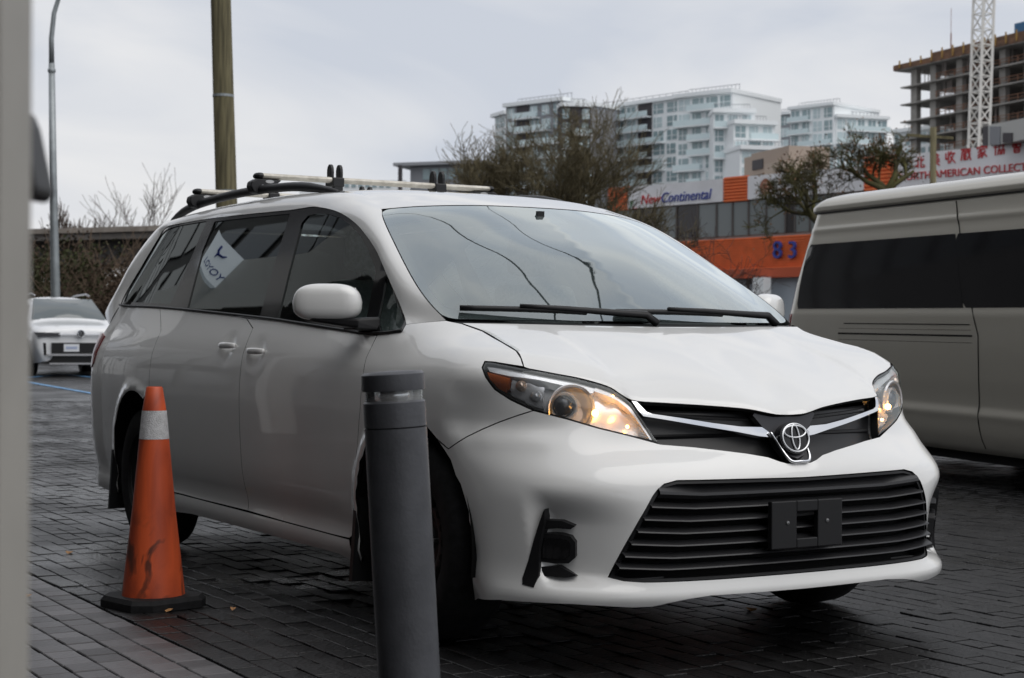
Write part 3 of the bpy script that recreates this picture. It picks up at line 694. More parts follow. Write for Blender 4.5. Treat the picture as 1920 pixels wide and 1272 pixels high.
n = 40; b.add(V+V2, [tuple(range(n))[::-1]]+[(i, (i+1) % n, n+(i+1) % n, n+i) for i in range(n)]); badge = b.build('badge', mat('badge_black', (.012, .012, .014), .06), van)
def oval(name, cy, cz, ry, rz, th, o=.003):
    b = MB(); b.tube([bp(cy+ry*math.cos(t), cz+rz*math.sin(t), o) for t in np.linspace(0, 2*math.pi, 41)], th, 8, False); return b.build(name, mat('badge_silver', (.80, .81, .82), .22, .7), badge, True)
oval('badge_ring', 0, 0, .056, .046, .0036); oval('badge_ring', 0, .020, .046, .0195, .0034); oval('badge_ring', 0, .002, .0155, .041, .0032)
# ---- lower grille: slats with a kink, bracket
lgb = [p for p in lg]; panel('grille_back', Lsurf, lgb, BLKM, van, h=.05, gap=-.01, off=-.075, flange=0, flip=LFLIP)
lgi = [tuple(p) for p in inset(dense(lg, .03), .010)]
panel('grille_frame', Lsurf, lg, BLK, van, [lgi], h=.03, gap=.0008, off=-.006, flange=.06, flip=LFLIP)
edge = np.array([(L1(np.abs(p))[1]*-1, p[1]) for p in lg_half if p[1] < .612])
zs = [.575, .528, .488, .449, .410, .371, .335]
for k, z in enumerate(zs):
    wmax = np.interp(z, edge[::-1][:, 1][np.argsort(edge[::-1][:, 1])], edge[::-1][:, 0][np.argsort(edge[::-1][:, 1])])-.016
    wk = wmax-.17; rows = []
    ths = (.046 if k == 0 else .021)
    for w in list(np.linspace(-wmax, -wk, 5))+list(np.linspace(-wk, wk, 17))[1:-1]+list(np.linspace(wk, wmax, 5)):
        p = L1(wz(abs(w), z)); out_ = max(0, (abs(w)-wk)/.17); dz = out_*.012
        base = .040-.030*out_; c = np.array([p[0]-base, -w, z+dz])
        rows.append([c+[-.004, 0, -ths*.5], c+[.018, 0, -ths*.2], c+[.016, 0, ths*.0], c+[-.014, 0, ths*.6], c+[-.04, 0, ths*.6], c+[-.04, 0, -ths*.5]])
    n = len(rows); V = [v for r in rows for v in r]; F = []
    for i in range(n-1):
        for j in range(6): a, b_ = i*6+j, i*6+(j+1) % 6; F.append((a, b_, b_+6, a+6))
    mesh('grille_slat', V, F, mat('slat_black', (.030, .030, .032), .36), van, 30)
# number-plate bracket, built as a frame with a square window
u0 = 1.000
b = MB()
def PB_(y0, y1, z0, z1, d0=u0-.022, d1=u0): b.hexa([(d0, y0, z0), (d1, y0, z0), (d1, y1, z0), (d0, y1, z0), (d0, y0, z1), (d1, y0, z1), (d1, y1, z1), (d0, y1, z1)])
PB_(-.152, -.045, .382, .540); PB_(.045, .152, .382, .540); PB_(-.045, .045, .382, .415); PB_(-.045, .045, .502, .540); PB_(-.12, -.07, .383, .40, u0-.05, u0-.022); PB_(.07, .12, .45, .48, u0-.06, u0-.022); PB_(-.12, -.07, .45, .48, u0-.06, u0-.022)
br = b.build('plate_bracket', mat('bracket_black', (.008, .008, .009), .5), van)
bv = br.modifiers.new('b', 'BEVEL'); bv.width = .004; bv.segments = 2
for y in (-.085, .085):
    b = MB(); b.lathe([(.007, 0), (.006, .003), (.001, .004)], 12, (u0, y, .468), (1, 0, 0)); b.build('bracket_screw', mat('screw', (.25, .25, .25), .35, .9), br)
# ---- fog bezels
fog_comb = [(1019, 958), (1018, 975), (1053, 977), (1078, 987), (1070, 993), (1045, 991), (1013, 993), (1010, 1000), (1050, 1002), (1070, 1007), (1079, 1018), (1079, 1046), (1066, 1057), (1040, 1057), (1005, 1052), (1004, 1063), (1047, 1062), (1081, 1079), (1066, 1083), (1005, 1080), (999, 1101), (980, 1096), (980, 1085), (990, 1052), (1000, 1015), (1010, 983)]
fog_bl = [(1020, 1009), (1052, 1010), (1066, 1014), (1070, 1022), (1069, 1042), (1060, 1049), (1016, 1046)]
for sg in (1, -1):
    fbar = [(1021, 955), (1020, 978), (1010, 1034), (1010, 1080), (1000, 1102), (979, 1096), (979, 1085), (990, 1052), (1000, 1015), (1011, 980)]
    panel('fog_pillar', LS, mir(pxo(fbar, .002), sg), BLK, van, h=.010, gap=0, off=.002, flange=.05, flip=LFLIP, eh=.006)
    fb = panel('fog_bezel', LS, mir(pxo(fog_comb, -.016), sg), BLK, van, h=.010, gap=0, off=-.016, flange=.045, flip=LFLIP, eh=.006)
    panel('fog_blank', LS, mir(pxo(fog_bl, -.016), sg), GLOSSB, fb, h=.010, gap=0, off=-.013, flange=.004, flip=LFLIP, eh=.006)
# ---- mirrors
for sg in (1, -1):
    prof = []; V = []; F = []
    nu, nv = 28, 16; ex = 3.2
    def se(c, e): return math.copysign(abs(c)**(2/e), c)
    for i in range(nv+1):
        ph = -math.pi/2+math.pi*i/nv
        for j in range(nu):
            th = 2*math.pi*j/nu
            x = se(math.cos(ph), 3.0)*se(math.cos(th), 2.6); y = se(math.cos(ph), 3.2)*se(math.sin(th), 4.2); z = se(math.sin(ph), 3.2)
            zz = z*.070; k = 1-.10*max(0, z); lx = x*.062*(1 if x > 0 else .6); ly = y*.132*k
            V.append((-.505+lx*.819-ly*.574, -sg*(1.058+lx*.574+ly*.819), 1.204+zz))
    for i in range(nv):
        for j in range(nu): a, b_ = i*nu+j, i*nu+(j+1) % nu; F.append((a, b_, b_+nu, a+nu) if sg < 0 else (a, a+nu, b_+nu, b_))
    mr = mesh('door_mirror', V, F, PAINT, van, True)
    b = MB(); b.hexa([(-.53, -sg*.975, 1.105), (-.40, -sg*.975, 1.105), (-.50, -sg*1.12, 1.130), (-.58, -sg*1.12, 1.130), (-.53, -sg*.975, 1.142), (-.40, -sg*.975, 1.142), (-.50, -sg*1.13, 1.148), (-.59, -sg*1.13, 1.148)])
    b.hexa([(-.54, -sg*.88, 1.095), (-.40, -sg*.88, 1.095), (-.42, -sg*.99, 1.10), (-.52, -sg*.99, 1.10), (-.54, -sg*.88, 1.15), (-.41, -sg*.88, 1.15), (-.42, -sg*.99, 1.14), (-.52, -sg*.99, 1.14)])
    mb = b.build('mirror_base', BLK, mr); bv = mb.modifiers.new('b', 'BEVEL'); bv.width = .012; bv.segments = 3
    MB().box((-.540, -sg*1.033, 1.204), (.004, .20, .11), (0, 0, -sg*R(35))).build('mirror_glass', CHROME, mr)
# ---- handles
for sg in (1, -1):
    for hu, hz in ((-1.785, 1.03), (-1.43, 1.008)):
        rows = []
        for k in np.linspace(-1, 1, 15):
            p = L3(uz(hu+.088*k, hz))[0]; h_ = .014*(1-.25*abs(k)**3); d_ = .018*(1-abs(k)**4*.8)
            y = p[1]; n = np.array([0, -1, 0]); ring = []
            for t in np.linspace(0, 2*math.pi, 13)[:-1]: ring.append(np.array([hu+.088*k, (y-d_-.007*math.cos(t))*sg, hz+.004+h_*math.sin(t)]))
            rows.append(ring)
        V = [v for r in rows for v in r]; F = [(i*12+j, i*12+(j+1) % 12, (i+1)*12+(j+1) % 12, (i+1)*12+j) for i in range(14) for j in range(12)]+[tuple(range(12))[::-1], tuple(range(14*12, 15*12))]
        ho = mesh('door_handle', V, F, PAINT, van, True)
# ---- wipers
def wsp(a, b, o): A = np.array([[a, b]]); p = WS(A)[0]; n = normals_of(WS, A)[0]; n = n*np.sign(n[2]); return p+n*o
for (a0, b0, a1, b1) in ((.72, .058, -.02, -.0), (.12, .045, -.66, .01)):
    e = bpy.data.objects.new('wiper', None); link(e, van)
    b = MB(); pts = [wsp(a0+(a1-a0)*t, max(b0+(b1-b0)*t, .004), .016+.010*math.sin(t*3)) for t in np.linspace(0, .62, 9)]; b.tube(pts, .011, 6); b.build('wiper_blade', BLK, e, True)
    b = MB(); pts = [wsp(a0+(a1-a0)*t, max(b0+(b1-b0)*t, .004), .034+.004*math.sin(t*5)) for t in np.linspace(.28, .95, 7)]+[wsp(a1, .004, .012)-[-.03, 0, .02]]; b.tube(pts, [.008, .009, .011, .012, .013, .014, .016, .018], 6); b.build('wiper_arm', BLK, e, True)
# ---- tail lamp
for sg in (1, -1):
    tl = [np.array([s_back-.19, 1.075]), np.array([s_back-.02, 1.09]), np.array([s_back+.12, 1.08]), np.array([s_back+.10, .90]), np.array([s_back-.03, .92]), np.array([s_back-.09, .965])]
    panel('tail_lamp', LS, mir(tl, sg), mat('tail_red', (.20, .012, .012), .08, spec=.6), van, h=.03, gap=0, off=.006, flange=.02, flip=LFLIP)
# ---- roof rails (parts of the van) and load bars (things on it)
BARB = mat('bar_black', (.018, .018, .02), .5)
for sg in (1, -1):
    b = MB(); pr = smoothpts([(-1.42, -.60, 1.708), (-1.58, -.612, 1.736), (-1.9, -.625, 1.768), (-2.5, -.632, 1.782), (-3.1, -.628, 1.768), (-3.45, -.615, 1.732), (-3.62, -.605, 1.69)], 26)*[1, sg, 1]
    rr = [.012+.010*min(1, i/3, (25-i)/3) for i in range(26)]
    b.tube(pr, rr, 10); b.build('roof_rail', BARB, van, True)
ALU = mat('worn_aluminium', (.66, .63, .56), .5, .1, noise=(14, .3, (.45, .42, .36)), bump=(60, .15))
def load_bar(u, ln, z0, label, cl):
    e = empty('load_bar', (u, 0, z0), 0, label, 'roof rack', 'load bars clamped on the roof rails')
    b = MB(); n = 14
    for s in (-1, 1):
        for j in range(n): t = 2*math.pi*j/n; b.V.append((.040*math.cos(t), s*ln, .0145*math.sin(t)))
    b.F += [(j, (j+1) % n, n+(j+1) % n, n+j) for j in range(n)]+[tuple(range(n))[::-1], tuple(range(n, 2*n))]
    b.build('bar', ALU, e, 50)
    for s in (-1, 1):
        b = MB(); V = []
        for q, (k, d) in enumerate(((1.12, 0), (1.12, .012), (.95, .024), (.4, .032))):
            for j in range(n): t = 2*math.pi*j/n; V.append((.040*k*math.cos(t), s*(ln+d-.004), .0145*k*math.sin(t)))
        b.add(V, [(q*n+j, q*n+(j+1) % n, (q+1)*n+(j+1) % n, (q+1)*n+j) for q in range(3) for j in range(n)]+[tuple(range(3*n, 4*n))]); b.build('end_cap', BARB, e, 40)
        # foot: rounded clamp under the bar gripping the rail
        prof = [(-.055, -.030), (-.060, -.055), (-.045, -.082), (-.005, -.090), (.030, -.075), (.050, -.050), (.085, -.030), (.10, -.018), (.02, -.014), (-.03, -.016)]
        y0 = s*.627
        b = MB(); b.prism([(p[0], p[1]) for p in prof], -.030, .030, lambda p, d: (d*1.1, y0-s*p[0], p[1])); fo = b.build('foot', BARB, e); bv = fo.modifiers.new('b', 'BEVEL'); bv.width = .01; bv.segments = 3
        b = MB(); b.lathe([(.011, 0), (.010, .004), (.001, .005)], 14, (.033, y0-s*-.0, -.055), (1, 0, 0)); b.build('lock', mat('lock_steel', (.5, .5, .5), .3, .9), fo)
        b = MB(); b.prism([(.022*math.cos(t), .008*math.sin(t)) for t in np.linspace(0, 2*math.pi, 17)[:-1]], .033, .036, lambda p, d: (d, y0-s*(.035+p[0]), -.028+p[1])); b.build('maker_plate', mat('plate_grey', (.45, .45, .45), .4, .5), fo)
    for y in cl:
        b = MB()
        for dy in (-.024, .024):
            prof = [(-.026, -.03), (.026, -.03), (.028, .03), (.024, .052), (.012, .066), (-.004, .068), (-.018, .058), (-.026, .04)]
            b.prism(prof, y+dy-.009, y+dy+.009, lambda p, d: (p[0], d, p[1]+.01))
        b.box((0, y, -.012), (.096, .062, .045)); b.box((.03, y, -.040), (.03, .05, .03))
        c = b.build('ladder_clamp', mat('clamp_black', (.014, .014, .015), .4), e); bv = c.modifiers.new('b', 'BEVEL'); bv.width = .005; bv.segments = 2
load_bar(-2.25, .63, 1.847, 'front pale load bar on the minivan roof, nearer the windscreen', (-.235, .335))
load_bar(-3.10, .63, 1.835, 'rear pale load bar on the minivan roof, above its rear door', (-.22, .34))
# ================================================================== ground, canopy, street furniture
def gz(x, y):
    """the street climbs about one in a hundred beyond the minivan"""
    d = (x-CAM[0])*fw[0]+(y-CAM[1])*fw[1]; t = d-9.5
    return .0105*(np.log1p(np.exp(-np.abs(t)))+np.maximum(t, 0)) if True else 0
def dl(d, l, z=0): return np.array([CAM[0]+fw[0]*d+rt0[0]*l, CAM[1]+fw[1]*d+rt0[1]*l, z])      # depth, lateral
def wet(name, col, col2, sc, r0, r1, bumpk, brick=None, bsc=1.0):
    m = bpy.data.materials.new(name); m.use_nodes = True; MATS[name] = m; N = m.node_tree.nodes; l = m.node_tree.links.new; b = N['Principled BSDF']
    t = N.new('ShaderNodeTexCoord'); n = N.new('ShaderNodeTexNoise'); n.inputs['Scale'].default_value = sc; n.inputs['Detail'].default_value = 7; n.inputs['Roughness'].default_value = .65
    l(t.outputs['Object'], n.inputs['Vector'])
    rr = N.new('ShaderNodeValToRGB'); rr.color_ramp.elements[0].position = .3; rr.color_ramp.elements[1].position = .72; rr.color_ramp.elements[0].color = (*col2, 1); rr.color_ramp.elements[1].color = (*col, 1)
    l(n.outputs[0], rr.inputs[0]); last = rr.outputs[0]
    n2 = N.new('ShaderNodeTexNoise'); n2.inputs['Scale'].default_value = .9; n2.inputs['Detail'].default_value = 5; l(t.outputs['Object'], n2.inputs['Vector'])
    mr = N.new('ShaderNodeMapRange'); mr.inputs[1].default_value = .38; mr.inputs[2].default_value = .62; mr.inputs[3].default_value = r0; mr.inputs[4].default_value = r1; l(n2.outputs[0], mr.inputs[0]); l(mr.outputs[0], b.inputs['Roughness'])
    n3 = N.new('ShaderNodeTexNoise'); n3.inputs['Scale'].default_value = 55; n3.inputs['Detail'].default_value = 5; l(t.outputs['Object'], n3.inputs['Vector'])
    bp_ = N.new('ShaderNodeBump'); bp_.inputs['Strength'].default_value = bumpk; bp_.inputs['Distance'].default_value = .012; l(n3.outputs[0], bp_.inputs['Height'])
    if brick:
        bt = N.new('ShaderNodeTexBrick'); bt.inputs['Scale'].default_value = 1; bt.inputs['Brick Width'].default_value = brick[0]; bt.inputs['Row Height'].default_value = brick[1]; bt.inputs['Mortar Size'].default_value = .012
        bt.inputs['Color1'].default_value = (1, 1, 1, 1); bt.inputs['Color2'].default_value = (.6, .6, .6, 1); bt.inputs['Mortar'].default_value = (.25, .25, .25, 1)
        l(t.outputs['Object'], bt.inputs['Vector']); mm = N.new('ShaderNodeMixRGB'); mm.blend_type = 'MULTIPLY'; mm.inputs[0].default_value = 1; l(last, mm.inputs[1]); l(bt.outputs[0], mm.inputs[2]); last = mm.outputs[0]
        b2 = N.new('ShaderNodeBump'); b2.inputs['Strength'].default_value = .7; b2.inputs['Distance'].default_value = .01; l(bt.outputs[0], b2.inputs['Height']); l(bp_.outputs[0], b2.inputs['Normal']); l(b2.outputs[0], b.inputs['Normal'])
    else: l(bp_.outputs[0], b.inputs['Normal'])
    l(last, b.inputs['Base Color']); b.inputs['Specular IOR Level'].default_value = .32
    if not brick:
        ge = N.new('ShaderNodeNewGeometry'); oi = N.new('ShaderNodeObjectInfo'); ad = N.new('ShaderNodeMath'); ad.operation = 'ADD'; fr = N.new('ShaderNodeMath'); fr.operation = 'FRACT'; mr2 = N.new('ShaderNodeMapRange'); mr2.inputs[3].default_value = .62; mr2.inputs[4].default_value = 1.4
        l(ge.outputs['Random Per Island'], ad.inputs[0]); l(oi.outputs['Random'], ad.inputs[1]); l(ad.outputs[0], fr.inputs[0]); l(fr.outputs[0], mr2.inputs[0]); m3 = N.new('ShaderNodeVectorMath'); m3.operation = 'SCALE'; l(last, m3.inputs[0]); l(mr2.outputs[0], m3.inputs['Scale']); l(m3.outputs[0], b.inputs['Base Color'])
    return m
M_STREET = wet('wet_street', (.034, .033, .034), (.016, .0155, .016), 3.0, .22, .5, .5, (.21, .105))
M_BRICK = wet('wet_brick', (.018, .0175, .018), (.007, .0068, .007), 3.0, .24, .50, .55)
M_PAVER = wet('pavement_paver', (.12, .115, .12), (.075, .072, .075), 2.2, .32, .6, .3)
M_JOINT = mat('joint_dirt', (.012, .011, .011), .9)
# one sheet to the horizon, following the slope
dd = [-60, -20, 0, 6, 9, 10, 11, 13, 16, 20, 26, 34, 45, 60, 80, 120, 200, 400, 1500]; ll = np.array([-1500, -400, -150, -60, -25, -10, -4, 0, 4, 10, 25, 60, 150, 400, 1500])
V = []
for d in dd:
    for l in ll: p = dl(d, l); V.append((p[0], p[1], float(gz(p[0], p[1])) if d < 120 else float(gz(*dl(120, 0)[:2]))))
V = [(x, y, z-.022) for x, y, z in V]
F = [(i*15+j, i*15+j+1, (i+1)*15+j+1, (i+1)*15+j) for i in range(len(dd)-1) for j in range(14)]
tag(mesh('road', V, F, M_STREET, None, True), kind='structure')
road = bpy.data.objects['road']
KERB_Y = -1.70
def brickmesh(lx, ly, h=.022, bev=.0022):
    V = []
    for z, k in ((-h, 0), (-bev, 0), (0, bev)):
        for sx, sy in ((-1, -1), (1, -1), (1, 1), (-1, 1)): V.append((sx*(lx/2-k), sy*(ly/2-k), z))
    return V, [(0, 1, 5, 4), (1, 2, 6, 5), (2, 3, 7, 6), (3, 0, 4, 7), (4, 5, 9, 8), (5, 6, 10, 9), (6, 7, 11, 10), (7, 4, 8, 11), (8, 9, 10, 11)]
# road bricks: single parts for those that show largest, the rest joined
cand = []
row = 0; y = KERB_Y+.055
rr_ = random.Random(3)
while y < 16:
    x = -26+rr_.random()*.2
    while x < 4.2:
        ln = rr_.choice((.13, .16, .18, .21)); c = np.array([x+ln/2, y, 0.0]); x += ln
        d = (c-CAM)@fw; l = (c-CAM)@rt0
        if d < 2.2 or d > 24 or abs(l/d) > .335: continue
        p = proj(c)
        if p[1] > 1330: continue
        cand.append((c, ln, d, p))
    y += .096; row += 1
def hidden(p, c):      # under the minivan body, never in view
    return False
cand.sort(key=lambda q: q[2]); BIGV = []; BIGF = []; done = 0; cache = {}
for c, ln, d, p in cand:
    z = float(gz(c[0], c[1]))+rr_.uniform(-.0035, .0015); tx, ty = rr_.uniform(-.014, .014), rr_.uniform(-.02, .02); rz = rr_.uniform(-.02, .02)
    vis = (60 < p[0] < 680 or p[0] > 835) and p[1] < 1275 and p[0] < 1925
    if done < 300 and vis:
        k = round(ln, 2)
        if k not in cache:
            v, f = brickmesh(ln-.007, .0895); me = bpy.data.meshes.new('brick'); me.from_pydata(v, [], f); me.materials.append(M_BRICK); cache[k] = me
        o = bpy.data.objects.new('brick', cache[k]); link(o, road); o.location = (c[0], c[1], z); o.rotation_euler = (tx, ty, rz); done += 1
    else:
        v, f = brickmesh(ln-.007, .0895); n0 = len(BIGV); cz, sz = math.cos(rz), math.sin(rz)
        for q in v: BIGV.append((c[0]+q[0]*cz-q[1]*sz, c[1]+q[0]*sz+q[1]*cz, z+q[2]+q[1]*tx-q[0]*ty))
        BIGF += [tuple(i+n0 for i in g) for g in f]
tag(mesh('brick_paving', BIGV, BIGF, M_BRICK, road), kind='stuff')
# pavement of small pavers, level with the street
tag(mesh('pavement', [(-40, -40, -.018), (40, -40, -.018), (40, KERB_Y, -.018), (-40, KERB_Y, -.018)], [(0, 1, 2, 3)], M_JOINT, None), kind='structure')
pave = bpy.data.objects['pavement']; PV = []; PF = []; n_ = 0; y = KERB_Y-.058
v, f = brickmesh(.122-.006, .1125-.007, .018, .003); me = bpy.data.meshes.new('paver'); me.from_pydata(v, [], f); me.materials.append(M_PAVER)
cp = []
while y > -3.9:
    for i in range(-80, 40):
        c = np.array([i*.122+.03, y, 0.]); d = (c-CAM)@fw
        if d < 2.5 or d > 14: continue
        p = proj(c)
        if -60 < p[0] < 1980 and p[1] < 1400: cp.append((c, p, d))
    y -= .1125
cp.sort(key=lambda q: (not (50 < q[1][0] < 680 and q[1][1] < 1278), q[2]))
for c, p, d in cp:
    z = rr_.uniform(-.002, .001); tx, ty = rr_.uniform(-.008, .008), rr_.uniform(-.008, .008)
    if n_ < 300:
        o = bpy.data.objects.new('paver', me); link(o, pave); o.location = (c[0], c[1], z); o.rotation_euler = (tx, ty, 0); n_ += 1
    else:
        k = len(PV); PV += [(c[0]+q[0], c[1]+q[1], z+q[2]+q[1]*tx-q[0]*ty) for q in v]; PF += [tuple(i+k for i in g) for g in f]
if PV: tag(mesh('far_pavers', PV, PF, M_PAVER, pave), kind='stuff')
# rest of the pavement under the canopy as plain sheet just under paver tops
tag(mesh('pavement_rest', [(-40, -40, -.004), (40, -40, -.004), (40, -3.95, -.004), (-40, -3.95, -.004)], [(0, 1, 2, 3)], M_PAVER, pave), kind='structure')
tag(mesh('pavement_end', [(-40, -3.95, -.004), (-9.75, -3.95, -.004), (-9.75, KERB_Y, -.004), (-40, KERB_Y, -.004)], [(0, 1, 2, 3)], M_PAVER, pave), kind='structure')
# blue bay lines far left
BLUE = mat('blue_line_paint', (.16, .36, .62), .6, noise=(8, .4))
for (a, b_) in (((40, 711), (110, 707)), ((40, 715), (182, 733)), ((110, 706), (185, 711))):
    A = at(*a, z=.22); B = at(*b_, z=.22); dv = (B-A)/np.linalg.norm(B-A); n = np.array([-dv[1], dv[0], 0])*.06
    P = [A-n, B-n, B+n, A+n]; tag(mesh('bay_line', [(p[0], p[1], float(gz(p[0], p[1]))-.012) for p in P], [(0, 1, 2, 3)], BLUE), kind='structure')
# leaves on the ground
LEAF = mat('dead_leaf', (.42, .22, .09), .6)
for (x, y, s) in ((130, 1037, .05), (315, 1145, .05), (52, 1118, .045), (285, 775, .0), (1408, 1144, .05), (437, 1143, .03)):
    if s == 0: continue
    c = at(x, y, z=.004); b = MB(); P = [(s*.6*math.cos(t)*(1+.2*math.sin(3*t)), s*.35*math.sin(t), .004+.006*math.sin(2*t)) for t in np.linspace(0, 2*math.pi, 9)[:-1]]
    b.add([(c[0]+p[0], c[1]+p[1], .004+p[2]) for p in P]+[(c[0], c[1], .012)], [(i, (i+1) % 8, 8) for i in range(8)]); lo = b.build('fallen_leaf', LEAF)
    where = {130: 'on the paving left of the cone', 315: 'against the cone base', 52: 'on the pavers beside the pale post', 1408: 'on the wet paving under the bumper', 437: 'on the dark bricks right of the cone'}[x]
    tag(lo, 'small brown fallen leaf lying '+where, 'leaf', 'fallen leaves')

# ---- building and canopy the photographer stands under (seen in reflections, shades the flank)
CONC = mat('canopy_concrete', (.46, .45, .43), .8, noise=(3, .25))
DARKW = mat('shop_wall', (.15, .145, .14), .6, noise=(2, .3))
SGL = mat('shop_glass', (.015, .017, .018), .06)
MUL = mat('mullion_pale', (.50, .49, .46), .5)
bl = empty('canopy_building', (0, -9, 0), 0, 'dark shopfront building with deep canopy behind the camera', 'building')
def loc(o): o.location = (0, 9, 0); return o
loc(MB().box((-1, -6.05, 4.05), (30, 5.9, .5)).build('canopy_slab', CONC, bl))
loc(MB().box((-1, -3.03, 3.95), (30, .12, .75)).build('canopy_fascia', MUL, bl))
loc(MB().box((-32, -9.1, 3.8), (100, .3, 9)).build('wall', DARKW, bl))
loc(MB().box((-48, -9.35, 9.5), (68, .4, 19)).build('unseen_dark_wall', mat('unseen_wall_dark', (.075, .07, .066), .7, noise=(1, .3)), bl))  # unseen tall wall, added and darkened for the reflections in the vehicle windows
for z in (6.2, 9.4, 12.6, 15.8):
    for i in range(20): loc(MB().box((-80+i*3.3, -9.12, z), (2.7, .1, 2.4)).build('unseen_dark_pane', SGL, bl))  # unseen panes, added to darken and break up those reflections
for i in range(-26, -8): loc(MB().box((i*1.9*1.6+7, -8.93, 2.6), (2.4, .06, 4.2)).build('shop_window', SGL, bl))
for i in range(-9, 9): loc(MB().box((i*1.6, -6.05, 3.74), (.13, 5.7, .12)).build('canopy_beam', MUL, bl))
for i in range(-8, 8):
    loc(MB().box((i*1.9, -8.93, 1.7), (1.7, .06, 3.0)).build('shop_window', SGL, bl))
    loc(MB().box((i*1.9+.95, -8.90, 1.75), (.14, .12, 3.3)).build('mullion', MUL, bl))
loc(MB().box((-1, -8.90, 3.4), (32, .10, .25)).build('lintel', MUL, bl))
for x in (-7.6, -1.8, 4.1, 9.5):
    if x == 4.1: continue
    loc(MB().box((x-.6, -3.9, 1.9), (.24, .24, 3.8)).build('canopy_column', MUL, bl))
# lit sign box on the shop wall; its mirror image shows in the sliding-door window
# (centre found by reflecting the view ray in the glass)
a_ = px(398, 488); p_ = L1(a_); n__ = normals_of(LS, np.atleast_2d(a_))[0]*(-1 if LFLIP else 1); v_ = (p_-CAM)/np.linalg.norm(p_-CAM); r_ = v_-2*(v_@n__)*n__
sc_ = p_+r_*((-2.78-p_[1])/r_[1]); sgn_ = empty('hanging_sign', tuple(sc_), math.atan2(-r_[1], -r_[0]), 'lit white hanging sign with blue lettering, mirrored in the sliding-door window', 'sign')
o = MB().box((0, 0, 0), (.14, .50, .44)).build('sign_box', mat('sign_lit', (.8, .82, .86), .4, emit=((.80, .90, 1), .42)), sgn_)
def sgtext(body, y, z, sz, nm):
    cu = bpy.data.curves.new(nm, 'FONT'); cu.body = body; cu.size = sz; cu.extrude = .004; cu.shear = .25; cu.align_x = 'CENTER'
    ob = bpy.data.objects.new(nm, cu); COL.objects.link(ob); bpy.context.view_layer.update(); me = bpy.data.meshes.new_from_object(ob.evaluated_get(bpy.context.evaluated_depsgraph_get())); bpy.data.objects.remove(ob, do_unlink=True)
    me.materials.clear(); me.materials.append(mat('sign_letter_blue', (.01, .03, .25), .5)); ob = bpy.data.objects.new(nm, me); link(ob, sgn_)
    ob.matrix_local = Matrix(((0, 0, 1, .076), (-1, 0, 0, y), (0, 1, 0, z), (0, 0, 0, 1)))
sgtext('LOYOY', 0, -.15, .115, 'sign_letters'); b = MB(); b.tube([(.08, .045, .15), (.08, .04, .09), (.08, .01, .06), (.08, -.04, .07), (.08, -.07, .105)], [.013, .015, .015, .013, .006], 8); b.tube([(.08, .022, .066), (.08, .03, .02), (.08, .026, .01)], [.013, .011, .006], 8); b.build('sign_emblem', mat('sign_letter_blue', (.01, .03, .25), .5), sgn_, True)
# ---- traffic cone
cone = empty('traffic_cone', (-1.19, -1.50, 0), R(14), 'dirty orange traffic cone with white band on black base', 'traffic cone')
CO = bpy.data.materials.new('cone_orange'); CO.use_nodes = True
N = CO.node_tree.nodes; l = CO.node_tree.links.new; b = N['Principled BSDF']; t = N.new('ShaderNodeTexCoord'); n = N.new('ShaderNodeTexNoise'); n.inputs['Scale'].default_value = 4; n.inputs['Detail'].default_value = 6; n.inputs['Distortion'].default_value = 1.2
mpn = N.new('ShaderNodeMapping'); mpn.inputs['Scale'].default_value = (1, 1, .45)
l(t.outputs['Object'], mpn.inputs[0]); l(mpn.outputs[0], n.inputs['Vector']); rr = N.new('ShaderNodeValToRGB'); rr.color_ramp.elements[0].position = .36; rr.color_ramp.elements[1].position = .55
rr.color_ramp.elements[0].color = (.36, .055, .02, 1); rr.color_ramp.elements[1].color = (.66, .105, .03, 1); l(n.outputs[0], rr.inputs[0]); sx = N.new('ShaderNodeSeparateXYZ'); l(t.outputs['Object'], sx.inputs[0]); zr_ = N.new('ShaderNodeValToRGB'); zr_.color_ramp.elements[0].position = .05; zr_.color_ramp.elements[0].color = (.75, .75, .75, 1); zr_.color_ramp.elements[1].position = .40; zr_.color_ramp.elements[1].color = (0, 0, 0, 1); e_m = zr_.color_ramp.elements.new(.22); e_m.color = (1, 1, 1, 1); l(sx.outputs[2], zr_.inputs[0])
n5 = N.new('ShaderNodeTexNoise'); n5.inputs['Scale'].default_value = 5.5; n5.inputs['Detail'].default_value = 3; n5.inputs['Distortion'].default_value = 1.5; l(t.outputs['Object'], n5.inputs['Vector']); r5 = N.new('ShaderNodeValToRGB'); r5.color_ramp.elements[0].position = .50; r5.color_ramp.elements[1].position = .58; l(n5.outputs[0], r5.inputs[0])
mu5 = N.new('ShaderNodeMath'); mu5.operation = 'MULTIPLY'; l(r5.outputs[0], mu5.inputs[0]); l(zr_.outputs[0], mu5.inputs[1]); mx5 = N.new('ShaderNodeMixRGB'); mx5.inputs[2].default_value = (.10, .03, .018, 1); l(mu5.outputs[0], mx5.inputs[0]); l(rr.outputs[0], mx5.inputs[1]); l(mx5.outputs[0], b.inputs['Base Color']); b.inputs['Roughness'].default_value = .5
zb = .045
MB().lathe([(.124, zb), (.122, zb+.02), (.0855, .380), (.0585, .665)], 40).build('cone_body', CO, cone, 60)
MB().lathe([(.0595, .664), (.0485, .777)], 40).build('white_band', mat('band_white', (.62, .62, .63), .45, noise=(40, .25), bump=(200, .4)), cone, 60)
MB().lathe([(.0475, .776), (.0325, .868), (.028, .872), (.026, .860)], 40).build('cone_tip', CO, cone, 60)
P = []; w_, c_ = .172, .06
pts = [(w_, -w_+c_), (w_, w_-c_), (w_-c_, w_), (-w_+c_, w_), (-w_, w_-c_), (-w_, -w_+c_), (-w_+c_, -w_), (w_-c_, -w_)]
